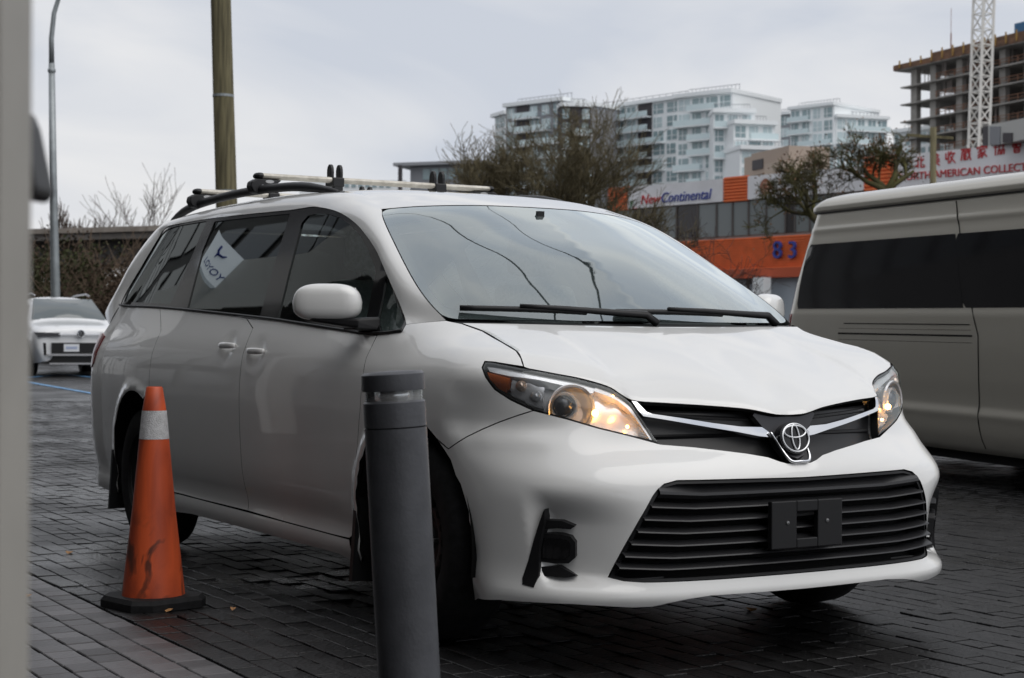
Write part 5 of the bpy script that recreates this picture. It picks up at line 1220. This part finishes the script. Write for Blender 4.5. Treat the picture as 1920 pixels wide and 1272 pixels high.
b = MB(); F5.zr(b, 1850, 2010, 2, zt-.2, -12, -9); F5.zr(b, 1768, 1788, 2, zt-.2, -9, -6); add(ct, b, 'core_wall', mat('core_dark', (.12, .11, .105), .9))
rd = random.Random(4); b = MB(); PROP = mat('steel_prop', (.30, .26, .24), .6)
for i in range(7):
    for k in range(60 if i == 0 else 22):
        x = rd.uniform(1700, 2000); o = rd.uniform(-9, .6); z = zt-i*fh; F5.zr(b, x, x+.9, z-fh, z-.25, o, o+.1)
tag(add(ct, b, 'props', PROP), kind='stuff')
b = MB()
for i in range(1, 7):
    z = zt-i*fh
    for hz in (.5, 1.05): F5.zr(b, 1760, 2005, z+hz, z+hz+.10, 1.0, 1.1)
    for k in range(14): x = 1762+k*17; F5.zr(b, x, x+1.2, z, z+1.1, 1.0, 1.1)
tag(add(ct, b, 'guard_rails', mat('guard_wood', (.20, .10, .06), .8)), kind='stuff')
b = MB(); F5.zr(b, 1902, 1925, zt+2.0, zt+3.6, -1, .3); add(ct, b, 'blue_tarp', mat('tarp_blue', (.03, .12, .25), .6))
b = MB(); q = F5(1783, 100); b.tube([q, np.array([q[0], q[1], F5.z(1786, 62)])], .12, 6); b.tube([np.array([q[0], q[1], F5.z(1786, 62)]), np.array([q[0], q[1], F5.z(1787, 15)])], .05, 5); add(ct, b, 'mast', mat('mast_rust', (.25, .12, .09), .7))
# tower crane mast: lattice in front of it
CRW = mat('crane_white', (.72, .70, .66), .5); dC = 255; qc = dl(dC, (1822-960)/FPX*dC); cr = thing('tower_crane', 'white lattice tower crane mast in front of the unfinished tower', 'crane', None, (qc[0], qc[1], 0))
sC = 1.75; e1 = np.array(rt0)*math.cos(R(28))+np.array([fw[0], fw[1], 0])*math.sin(R(28)); e2 = np.array([-e1[1], e1[0], 0]); top_z = 68
cn = [(-1, -1), (1, -1), (1, 1), (-1, 1)]; lean_ = np.array(rt0)*.030
cp_ = lambda i, z: (e1*cn[i % 4][0]+e2*cn[i % 4][1])*sC*.62+lean_*z*1.0+[0, 0, z]
for i in range(4): b = MB(); b.bar(cp_(i, 0), cp_(i, top_z), .34); b.build('leg', CRW, cr)
zz = 18.0; flipk = 0
while zz < top_z-2.4:
    for i in range(4):
        a, c = (i, i+1) if flipk else (i+1, i); b = MB(); b.bar(cp_(a, zz), cp_(c, zz+2.4), .16); b.build('brace', CRW, cr); b = MB(); b.bar(cp_(i, zz), cp_(i+1, zz), .16); b.build('brace', CRW, cr)
    zz += 2.4; flipk ^= 1

# ---- orange shopping building
dM = lambda x: None
def mall(x):   # depth along its front
    s = ((x-960)/FPX*75-8.2)/(.66+.75*(x-960)/FPX); return 75-.75*s
FM = Fac(1142, mall(1142), 1920, mall(1920))
ORA = mat('orange_cladding', (.85, .19, .055), .55, noise=(2, .15)); SIGN = mat('sign_panel', (.80, .80, .82), .5, noise=(.7, .12)); WINM = mat('mall_glass', (.20, .22, .22), .15, spec=.5); WIND = mat('mall_glass_dark', (.05, .045, .045), .2); FRM = mat('mall_frame', (.10, .09, .085), .6)
A = FM(1142, 600); ml = thing('shopping_building', 'orange corrugated shopping building with sign panels behind the vans', 'building', None, (A[0], A[1], 0))
zT = FM.z(1300, 341); zS = FM.z(1300, 379); zW = FM.z(1300, 447); zO = FM.z(1366, 507); zL = FM.z(1440, 522)
b = MB(); FM.zr(b, 1142, 2100, .2, zT-.05, -14, 0); add(ml, b, 'wall', mat('mall_wall', (.30, .29, .28), .8))
def corr(x0, x1, z0, z1, n, name='cladding_rib', o=.12):
    b0 = MB(); FM.zr(b0, x0, x1, z0, z1, 0, o-.06); add(ml, b0, 'cladding', ORA)
    for k in range(n):
        z = z0+(z1-z0)*(k+.5)/n; h = (z1-z0)/n*.55; b = MB(); FM.zr(b, x0, x1, z-h/2, z+h/2, o-.06, o+.02); add(ml, b, name, ORA)
corr(1142, 1180, zS-.15, zT+.05, 8); corr(1359, 1404, zS-.15, zT+.05, 8); corr(1622, 1680, zS-.15, zT+.35, 9)
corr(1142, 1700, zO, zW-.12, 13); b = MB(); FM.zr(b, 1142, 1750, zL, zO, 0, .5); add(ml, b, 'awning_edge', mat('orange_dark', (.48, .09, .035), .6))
def txt(body, name, F, x, y, size, m, parent, o=.2, shear=0., cond=1.0, align='LEFT', mirror=False, extr=.02, rootloc=None):
    cu = bpy.data.curves.new(name, 'FONT'); cu.body = body; cu.size = size; cu.extrude = extr; cu.shear = shear; cu.align_x = align
    ob = bpy.data.objects.new(name, cu); COL.objects.link(ob); bpy.context.view_layer.update()
    dg = bpy.context.evaluated_depsgraph_get(); me = bpy.data.meshes.new_from_object(ob.evaluated_get(dg)); bpy.data.objects.remove(ob, do_unlink=True)
    me.materials.clear(); me.materials.append(m); o2 = bpy.data.objects.new(name, me); link(o2, parent); p = F(x, y, o)
    tx = F.t if F.t@rt0 > 0 else -F.t
    mm = Matrix(((tx[0]*cond, 0, F.n[0], p[0]), (tx[1]*cond, 0, F.n[1], p[1]), (0, 1, 0, p[2]), (0, 0, 0, 1)))
    o2.matrix_local = Matrix.Translation(-Vector(rootloc if rootloc is not None else (0, 0, 0)))@mm
    return o2
RED = mat('sign_red', (.50, .035, .04), .5); NAVY = mat('sign_blue', (.035, .06, .30), .5); GRN = mat('sign_green', (.05, .16, .07), .5); BRN = mat('sign_brown', (.28, .10, .05), .5); INK = mat('sign_ink', (.16, .12, .11), .5)
def board(x0, x1, name='sign_board', zt_=None, zb_=None):
    b = MB(); FM.zr(b, x0, x1, zb_ or zS-.1, zt_ or zT, 0, .15); return add(ml, b, name, SIGN)
s1 = board(1180, 1358); RL = tuple(np.array(ml.location))
def stxt(body, x, y, size, m, par, **k): return txt(body, 'sign_text', FM, x, y, size, m, par, .17, rootloc=(0, 0, 0), **k)
stxt('New', 1205, 384, .62, RED, s1, shear=.22, cond=1.05); stxt('Continental', 1243, 381, .66, NAVY, s1, shear=.22, cond=.98); stxt('y', 1184, 388, .62, GRN, s1, shear=.3); stxt('~', 1193, 395, .3, RED, s1)
s2 = board(1405, 1622)
b = MB(); cc = FM(1440, 351, .17); tt_ = FM.t
b.add([cc+tt_*(.30*math.cos(t))+np.array([0, 0, .36*math.sin(t)]) for t in np.linspace(0, 2*math.pi, 25)[:-1]], [tuple(range(24))]); o = b.build('sign_seal', BRN, s2)
b = MB(); cc = cc+FM.n*.02
for k in range(6):
    a = math.pi*k/3; b.add([cc+tt_*(.16*math.cos(a)+.06*math.cos(t))+np.array([0, 0, .18*math.sin(a)+.07*math.sin(t)]) for t in np.linspace(0, 2*math.pi, 9)[:-1]], [tuple(range(8))])
tag(b.build('seal_marks', mat('seal_light', (.50, .30, .22), .6), s2), kind='stuff')
def hanzi(ch, x, y, sz, m, par, F=None, wt=.085, o=.17):
    """a sign character as brush bars: strokes on a unit square"""
    F = F or FM; STK = {
     '守': [(.5, 1, .5, .88), (.1, .85, .9, .85), (.1, .85, .1, .7), (.9, .85, .9, .7), (.12, .5, .92, .5), (.66, .68, .66, .05), (.66, .05, .5, .12), (.3, .38, .42, .22)],
     '易': [(.25, .95, .78, .95), (.25, .95, .25, .58), (.78, .95, .78, .58), (.25, .77, .78, .77), (.25, .58, .78, .58), (.22, .45, .85, .45), (.85, .45, .75, .03), (.3, .56, .08, .25), (.52, .45, .22, .05), (.7, .42, .45, .02)],
     '收': [(.1, .85, .1, .35), (.1, .35, .34, .45), (.34, .98, .34, .02), (.6, .98, .42, .62), (.5, .78, .95, .78), (.82, .78, .45, .03), (.5, .55, .95, .03)],
     '藏': [(.05, .9, .95, .9), (.3, .98, .3, .82), (.68, .98, .68, .82), (.18, .76, .92, .76), (.18, .76, .08, .05), (.32, .62, .32, .12), (.32, .62, .6, .62), (.32, .38, .6, .38), (.32, .12, .6, .12), (.46, .62, .46, .12), (.68, .78, .95, .05), (.9, .55, .62, .1), (.8, .72, .9, .66)],
     '家': [(.5, 1, .5, .9), (.08, .87, .92, .87), (.08, .87, .08, .72), (.92, .87, .92, .72), (.22, .7, .78, .7), (.5, .7, .15, .45), (.38, .58, .6, .3), (.6, .3, .48, .02), (.5, .45, .12, .22), (.55, .3, .15, .04), (.82, .55, .62, .42), (.6, .45, .95, .1)],
     '北': [(.35, .95, .35, .05), (.08, .66, .35, .66), (.06, .18, .35, .28), (.62, .95, .62, .12), (.62, .12, .95, .12), (.95, .12, .95, .28), (.9, .75, .62, .56)],
     '美': [(.3, .98, .38, .86), (.7, .98, .6, .86), (.15, .83, .85, .83), (.2, .66, .8, .66), (.1, .5, .9, .5), (.5, .83, .5, .36), (.08, .34, .92, .34), (.5, .36, .1, .03), (.52, .3, .92, .03)],
     '協': [(.02, .66, .34, .66), (.18, .97, .18, .03), (.45, .8, .92, .8), (.9, .8, .82, .56), (.66, .97, .45, .56), (.4, .42, .66, .42), (.64, .42, .58, .06), (.52, .54, .38, .06), (.72, .42, .98, .42), (.96, .42, .9, .06), (.84, .54, .70, .06)],
     '會': [(.5, 1, .08, .7), (.5, 1, .92, .7), (.3, .76, .7, .76), (.18, .64, .82, .64), (.18, .64, .18, .42), (.82, .64, .82, .42), (.18, .42, .82, .42), (.5, .64, .5, .42), (.35, .58, .4, .48), (.28, .32, .72, .32), (.28, .32, .28, .02), (.72, .32, .72, .02), (.28, .17, .72, .17), (.28, .02, .72, .02)],
     '台': [(.45, .95, .18, .62), (.18, .62, .82, .66), (.68, .82, .86, .56), (.25, .45, .75, .45), (.25, .45, .25, .05), (.75, .45, .75, .05), (.25, .05, .75, .05)], '心': [(.15, .5, .08, .2), (.32, .65, .36, .12), (.36, .12, .75, .12), (.75, .12, .78, .3), (.5, .78, .58, .6), (.8, .62, .92, .4)]}
    p = F(x, y, o); tx = F.t if F.t@rt0 > 0 else -F.t; b = MB()
    for (a, c, e, f_) in STK[ch]:
        A = p+tx*a*sz+np.array([0, 0, c*sz]); B = p+tx*e*sz+np.array([0, 0, f_*sz]); b.bar(A, B, .012, wt*sz*1.0, upv=tuple(np.cross(F.n, B-A))) if np.linalg.norm(B-A) > 1e-6 else None
    return b.build('sign_character', m, par)
for ch, x in (('守', 1461), ('易', 1477), ('收', 1492), ('藏', 1507), ('家', 1522), ('心', 1560), ('台', 1575)): hanzi(ch, x, 350-(x-1461)*.12, .33, INK, s2)
stxt('SHOU YI COLLECTION', 1459, 361, .22, INK, s2, cond=1.0)
zT2 = FM.z(1800, 281); zS2 = FM.z(1800, 345); s3 = board(1683, 2050, zt_=zT2, zb_=zS2)
for ch, x in zip('北美收藏家協會', (1719, 1748, 1776, 1805, 1835, 1867, 1900)): hanzi(ch, x, 318-(x-1719)*.165, .50, RED, s3, wt=.11)
stxt('NORTH AMERICAN COLLECTORS ASSOCIATION', 1690, 340, .42, RED, s3, cond=1.02)
# upper windows: panes between mullions
xs = [1150, 1190, 1230, 1270, 1310, 1345, 1375, 1405, 1438, 1474, 1492, 1520, 1560]
for k, (xa, xb) in enumerate(zip(xs[:-1], xs[1:])):
    b = MB(); FM.zr(b, xa+1.2, xb-1.2, zW, zS-.18, 0, .06); add(ml, b, 'window', WIND if k in (1, 3, 9) else WINM)
    b = MB(); FM.zr(b, xb-1.2, xb+1.2, zW, zS-.18, 0, .12); add(ml, b, 'mullion', FRM)
# number on the fascia
for dgt, x in (('8', 1455), ('3', 1483)): txt(dgt, 'house_number', FM, x, 485, 1.05, NAVY, ml, .22, extr=.06, rootloc=RL)
# ground floor: pale posts and shopfront
b = MB(); FM.zr(b, 1380, 1700, .3, zL, 0, .05); add(ml, b, 'shopfront', mat('shopfront_pale', (.42, .47, .52), .3))
for x in (1405, 1424, 1440): b = MB(); FM.zr(b, x-1.5, x+1.5, .3, zL, .05, .15); add(ml, b, 'shop_mullion', FRM)
b = MB(); FM.zr(b, 1442, 1462, .3, zL, .6, 1.1); add(ml, b, 'column', CW_)
# roof units
BEI = mat('roof_unit_beige', (.42, .34, .28), .7)
FU = Fac(1385, 76, 1490, 71); A = FU(1390, 600); ru = thing('roof_unit', 'beige air handling unit on the orange building roof', 'roof unit', None, (A[0], A[1], 0))
b = MB(); FU.rect(b, 1409, 1478, 289, 330, -2, 0); add(ru, b, 'cabinet', BEI); b = MB(); FU.rect(b, 1388, 1410, 296, 332, -1.6, -.2); add(ru, b, 'side_cabinet', BEI); b = MB(); FU.rect(b, 1452, 1486, 309, 330, -.2, .5); add(ru, b, 'duct', mat('duct_beige', (.46, .38, .31), .7)); b = MB(); FU.rect(b, 1412, 1430, 302, 320, 0, .05); add(ru, b, 'louvre', CDK)
FV = Fac(1838, 64, 1960, 60); A = FV(1840, 600); rv = thing('roof_unit', 'pale grey ribbed roof unit behind the collectors sign', 'roof unit', None, (A[0], A[1], 0)); PG_ = mat('unit_grey', (.48, .48, .46), .6)
b = MB(); FV.rect(b, 1853, 1960, 236, 275, -2, 0); add(rv, b, 'cabinet', PG_); b = MB(); FV.rect(b, 1838, 1853, 238, 276, -2, -.1); add(rv, b, 'side', CDK)
for k in range(6): b = MB(); FV.rect(b, 1858+k*3, 1859.6+k*3, 238, 272, 0, .06); add(rv, b, 'rib', CG_)
for k in range(5): b = MB(); FV.rect(b, 1882+k*3.4, 1884+k*3.4, 250, 268, 0, .05); add(rv, b, 'louvre', CDK)
q = dl(58, (1748-960)/FPX*58); up2 = thing('utility_pole', 'short mossy timber pole stub above the collectors sign', 'utility pole', None, (q[0], q[1], 0))
z1 = CAM[2]+(633-230)/FPX*58; MB().tube([(0, 0, 0), (0, 0, z1)], [.12, .11], 12).build('pole', WOOD, up2, True)
MB().bar(tuple(-np.array(rt0)*.9+[0, 0, z1-.28]), tuple(np.array(rt0)*.7+[0, 0, z1-.38]), .10).build('cross_arm', WOOD, up2)

# ---- elevated rail guideway, far left
F6 = Fac(20, 92, 310, 88); A = F6(60, 600); vi = thing('guideway', 'grey concrete elevated guideway beyond the white SUV', 'viaduct', None, (A[0], A[1], 0)); VC = mat('guideway_concrete', (.17, .155, .14), .85, noise=(.8, .35)); VC2 = mat('guideway_parapet', (.33, .29, .25), .8, noise=(1.5, .3))
z0 = F6.z(170, 428)
b = MB(); F6.zr(b, -300, 420, z0-.28, z0, -6, .5); add(vi, b, 'parapet', VC2); b = MB(); F6.zr(b, -300, 420, z0-.65, z0-.28, -6, .35); add(vi, b, 'edge_beam', VC); b = MB(); F6.zr(b, -300, 420, z0-1.95, z0-.65, -5, -.6); add(vi, b, 'girder', mat('girder_dark', (.10, .095, .09), .9, noise=(1, .4)))
for x in (90, 262): b = MB(); F6.zr(b, x-14, x+14, .2, z0-1.9, -4, -1.5); add(vi, b, 'pier', VC)

# ---- bare trees
def bare_tree(name, label, px_, dist, pts_h, seed, mt, spread=1.0, lv=5, nb=(3, 4), h0=1.2, r0=.16, leaves=None, group='bare winter trees', up=.35, wid=1.0, twig=.006, first=None, bs=1.0, ff=.7, tmin=.35):
    q = dl(dist, (px_-960)/FPX*dist); root = thing(name, label, 'tree', group, (q[0], q[1], float(gz(q[0], q[1]))-.05 if dist < 120 else 0)); rd = random.Random(seed); TR = MB(); BR = MB(); tips = []
    H = pts_h
    def grow(p, d, L, r, k):
        n = 4; pts = [p]; rr = [r]; dd_ = d.copy(); q_ = p.copy()
        for i in range(n):
            dd_ = (dd_+Vector((rd.gauss(0, .16), rd.gauss(0, .16), rd.gauss(0, .10)+up*.12))).normalized(); q_ = q_+dd_*(L/n); pts.append(q_.copy()); rr.append(max(twig, r*(1-.5*(i+1)/n)))
        (TR if k == 0 else BR).tube(pts, rr, 7 if k < 2 else (4 if k < 4 else 3), False)
        if k >= lv: tips.append(q_); return
        m = rd.randint(*nb)+(1 if k > 1 else 0)
        for j in range(m):
            t = rd.uniform(tmin if k == 0 else .35, 1.0); i = min(n-1, int(t*n)); b0 = pts[i].lerp(pts[i+1], t*n-i)
            ax = Vector((rd.gauss(0, 1), rd.gauss(0, 1), rd.gauss(0, .45))); ax = (ax-dd_*ax.dot(dd_)).normalized()
            nd_ = (dd_*rd.uniform(.5, 1.0)+ax*rd.uniform(.5, 1.0)*spread+Vector((0, 0, up*.4))).normalized()
            grow(b0, nd_, L*rd.uniform(.55, .82)*(bs if k == 0 else 1), max(twig, rr[i]*rd.uniform(.45, .7)), k+1)
    grow(Vector((0, 0, 0)), Vector((0, 0, 1)), H*h0, r0, 0)
    for (dx, dz, L, r) in (first or ()): grow(Vector((0, 0, H*h0*ff)), Vector((rt0[0]*dx, rt0[1]*dx, dz)).normalized(), L, r, 1)
    TR.build('trunk', mt, root, True); o = BR.build('crown', mt, root, True)
    if leaves:
        LV = MB(); nL, sz, ml_ = leaves
        for _ in range(nL):
            p = rd.choice(tips)+Vector((rd.gauss(0, .18), rd.gauss(0, .18), rd.gauss(0, .18))); a = Vector((rd.gauss(0, 1), rd.gauss(0, 1), rd.gauss(0, 1))).normalized()*sz; c = a.orthogonal().normalized()*sz*.6
            n = len(LV.V); LV.V += [tuple(p-a), tuple(p+c), tuple(p+a), tuple(p-c)]; LV.F.append((n, n+1, n+2, n+3))
        LV.build('leaves', ml_, root)
    return root
BARK = mat('bark_olive', (.15, .125, .07), .9, noise=(3, .4)); BARKM = mat('bark_moss', (.10, .095, .03), .9, noise=(2, .5, (.05, .04, .025))); BARKG = mat('bark_grey', (.12, .095, .08), .9); LEAFD = mat('leaf_dark_olive', (.075, .07, .025), .7, noise=(1, .5)); LEAFB = mat('leaf_brown', (.16, .09, .045), .8)
bare_tree('bare_tree', 'big spreading bare tree with olive twigs behind the windscreen', 1055, 60, 4.3, 5, BARK, .9, 5, (4, 5), 1.0, .26, None, first=((1.0, .9, 2.6, .13), (-1.0, 1.0, 2.5, .13), (.5, 1.2, 3.0, .14), (-.45, 1.3, 3.0, .14), (.95, .55, 2.4, .10)), twig=.009, bs=.8, up=.5)
bare_tree('leafy_tree', 'olive half-leafed tree at the left of the big bare tree', 975, 64, 3.4, 11, BARK, 1.0, 4, (3, 4), .9, .22, (5200, .11, LEAFD), first=((-1, .8, 2.0, .12), (.8, .8, 2.0, .12)), twig=.010, bs=.65)
bare_tree('bare_tree', 'small bare tree with fine dark twigs in front of the orange band', 1320, 36, 1.75, 21, mat('bark_dark', (.05, .035, .03), .9), 1.2, 4, (3, 4), 1.0, .035, None, first=((1, .5, 1.1, .02), (-1, .8, 1.3, .02)), twig=.005)
bare_tree('bare_tree', 'gnarled mossy bare tree above the beige van roof', 1660, 48, 3.75, 33, BARKM, 1.2, 5, (3, 4), 1.4, .20, (700, .045, LEAFB), first=((-1.2, .75, 1.15, .10), (1.1, .7, 1.0, .09), (-.5, 1, .9, .10), (.5, .9, .9, .10)), up=.3, bs=.27, ff=.97, tmin=.9, twig=.009)
bare_tree('bare_tree', 'thin twiggy bush-like bare tree left of the mossy tree', 1185, 44, 1.9, 41, BARKG, 1.0, 4, (3, 3), 1.0, .05, None, twig=.006)
for k, (x, h, s) in enumerate(((132, 5.4, 51), (152, 6.2, 52), (172, 5.2, 53), (118, 4.6, 54))):
    bare_tree('poplar', ['bare poplar beyond the guideway, second from the lamp pole', 'tallest bare poplar beyond the guideway', 'bare poplar at the right end of the poplar row', 'small bare poplar next to the lamp pole'][k], x, 150, h*.9, s, BARKG, .35, 4, (4, 5), 1.0, .2, None, 'poplars beyond the guideway', up=1.2, twig=.028)
bare_tree('bare_tree', 'thin bare tree above the guideway by the minivan rear', 258, 120, 6.0, 61, BARKG, .7, 4, (3, 4), 1.0, .12, None, up=.7, twig=.016)
bare_tree('bare_tree', 'faint bare tree just behind the minivan roof corner', 296, 125, 5.4, 62, BARKG, .8, 4, (3, 4), 1.0, .12, None, up=.6, twig=.014)
for k, x in enumerate((660, 690, 716)):
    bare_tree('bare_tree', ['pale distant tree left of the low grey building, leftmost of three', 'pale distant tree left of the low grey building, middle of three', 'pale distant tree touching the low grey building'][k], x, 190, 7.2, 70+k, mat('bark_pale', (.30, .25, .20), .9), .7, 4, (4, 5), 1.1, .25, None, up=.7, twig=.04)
# pale far terrace behind them
F7 = Fac(640, 240, 740, 240); A = F7(650, 600); pt_ = thing('far_building', 'pale distant low building behind the minivan load bar', 'building', None, (A[0], A[1], 0)); b = MB(); F7.zr(b, 560, 760, .5, F7.z(700, 338), -10, 0); add(pt_, b, 'wall', CW_)
for k in range(8): b = MB(); F7.zr(b, 632+k*13, 640+k*13, F7.z(700, 352), F7.z(700, 343), 0, .1); add(pt_, b, 'window', CGL)
# bramble bank below the guideway
BB = [mat('bramble_brown', (.085, .055, .035), .9, noise=(1, .5)), mat('bramble_green', (.055, .06, .022), .9, noise=(1, .5)), mat('bramble_twig', (.14, .10, .07), .9)]
def bush(px_, dist, w, h, seed, m, label, n=2600, sz=.09):
    q = dl(dist, (px_-960)/FPX*dist); root = thing('bramble_bush', label, 'bush', 'brambles below the guideway', (q[0], q[1], float(gz(q[0], q[1])))); rd = random.Random(seed); LV = MB(); TW = MB()
    lob = [(rd.gauss(0, w*.3), rd.gauss(0, .8), rd.uniform(.2, .8)*h, rd.uniform(.5, .9)) for _ in range(9)]
    for _ in range(n):
        c = rd.choice(lob); v = Vector((rd.gauss(0, 1), rd.gauss(0, 1), rd.gauss(0, 1))).normalized()*c[3]*rd.uniform(.6, 1.05)*h*.42; p = Vector((rt0[0]*(c[0]+v.x*1.2)+fw[0]*(c[1]+v.y), rt0[1]*(c[0]+v.x*1.2)+fw[1]*(c[1]+v.y), max(.05, c[2]+v.z)))
        a = Vector((rd.gauss(0, 1), rd.gauss(0, 1), rd.gauss(0, 1))).normalized()*sz*rd.uniform(.6, 1.3); d = a.orthogonal().normalized()*sz*.6; k = len(LV.V); LV.V += [tuple(p-a), tuple(p+d), tuple(p+a), tuple(p-d)]; LV.F.append((k, k+1, k+2, k+3))
    for _ in range(110):
        x = rd.gauss(0, w*.42); p0 = np.array(rt0)*x+fw*rd.gauss(0, .6); p0[2] = 0; d = np.array(rt0)*rd.gauss(0, .8)+[0, 0, 1]; L = h*rd.uniform(.6, 1.25); TW.tube([p0, p0+d*L*.5+np.array(rt0)*rd.gauss(0, .15), p0+d*L*.9+np.array(rt0)*rd.gauss(0, .3)+fw*rd.gauss(0, .3)], [.025, .018, .01], 3, False)
    LV.build('leaves', m, root); TW.build('stems', BB[2], root)
for k, (x, w, h, mm, lab) in enumerate(((70, 3.2, 2.5, 1, 'green-brown bramble bush at the left edge behind the SUV'), (120, 3.0, 2.9, 0, 'brown bramble bush behind the street lamp foot'), (168, 3.0, 2.6, 1, 'olive bramble bush behind the SUV bonnet'), (212, 3.0, 2.8, 0, 'brown twiggy bramble bush beside the minivan tail'), (258, 3.2, 2.7, 0, 'brown bramble bush half hidden by the minivan rear'), (20, 3.2, 2.4, 0, 'brown bramble bush behind the pale post'))):
    bush(x, 66+2*(k % 3), w*1.1, h*1.55, 80+k, BB[mm], lab)
# overhead cables beside the street (out of the frame, mirrored in the windscreen)
CAB = mat('cable', (.02, .02, .02), .6)
def ws_px(x, y):
    best = None
    for it in range(2):
        for a in (np.linspace(-.78, .78, 60) if it == 0 else best[1][0]+np.linspace(-.03, .03, 13)):
            for b_ in (np.linspace(.03, .97, 40) if it == 0 else best[1][1]+np.linspace(-.03, .03, 13)):
                e = np.hypot(*(proj(WS(np.array([[a, b_]]))[0])-[x, y]))
                if best is None or e < best[0]: best = (e, (a, b_))
    return np.array([best[1]])
def mirrored(x, y, z):
    A = ws_px(x, y); p = WS(A)[0]; n = normals_of(WS, A)[0]; n = n*np.sign(n[2]); v = (p-CAM)/np.linalg.norm(p-CAM); r = v-2*(v@n)*n; return p+r*((z-p[2])/r[2])
for k, (pa, pb, rad, lab) in enumerate((((850, 430), (1030, 575), .018, 'left'), ((960, 420), (1125, 570), .014, 'right'))):
    A = mirrored(*pa, 8.6); B = mirrored(*pb, 8.6); dv = (B-A)/np.linalg.norm(B-A); A = A-dv*3.5; B = B+dv*6
    pts = [A+(B-A)*t for t in np.linspace(0, 1, 15)]
    o = MB().tube(pts, rad, 6).build('overhead_cable', CAB); tag(o, f'black overhead cable mirrored in the windscreen, {lab} one of two', 'cable', 'overhead cables')
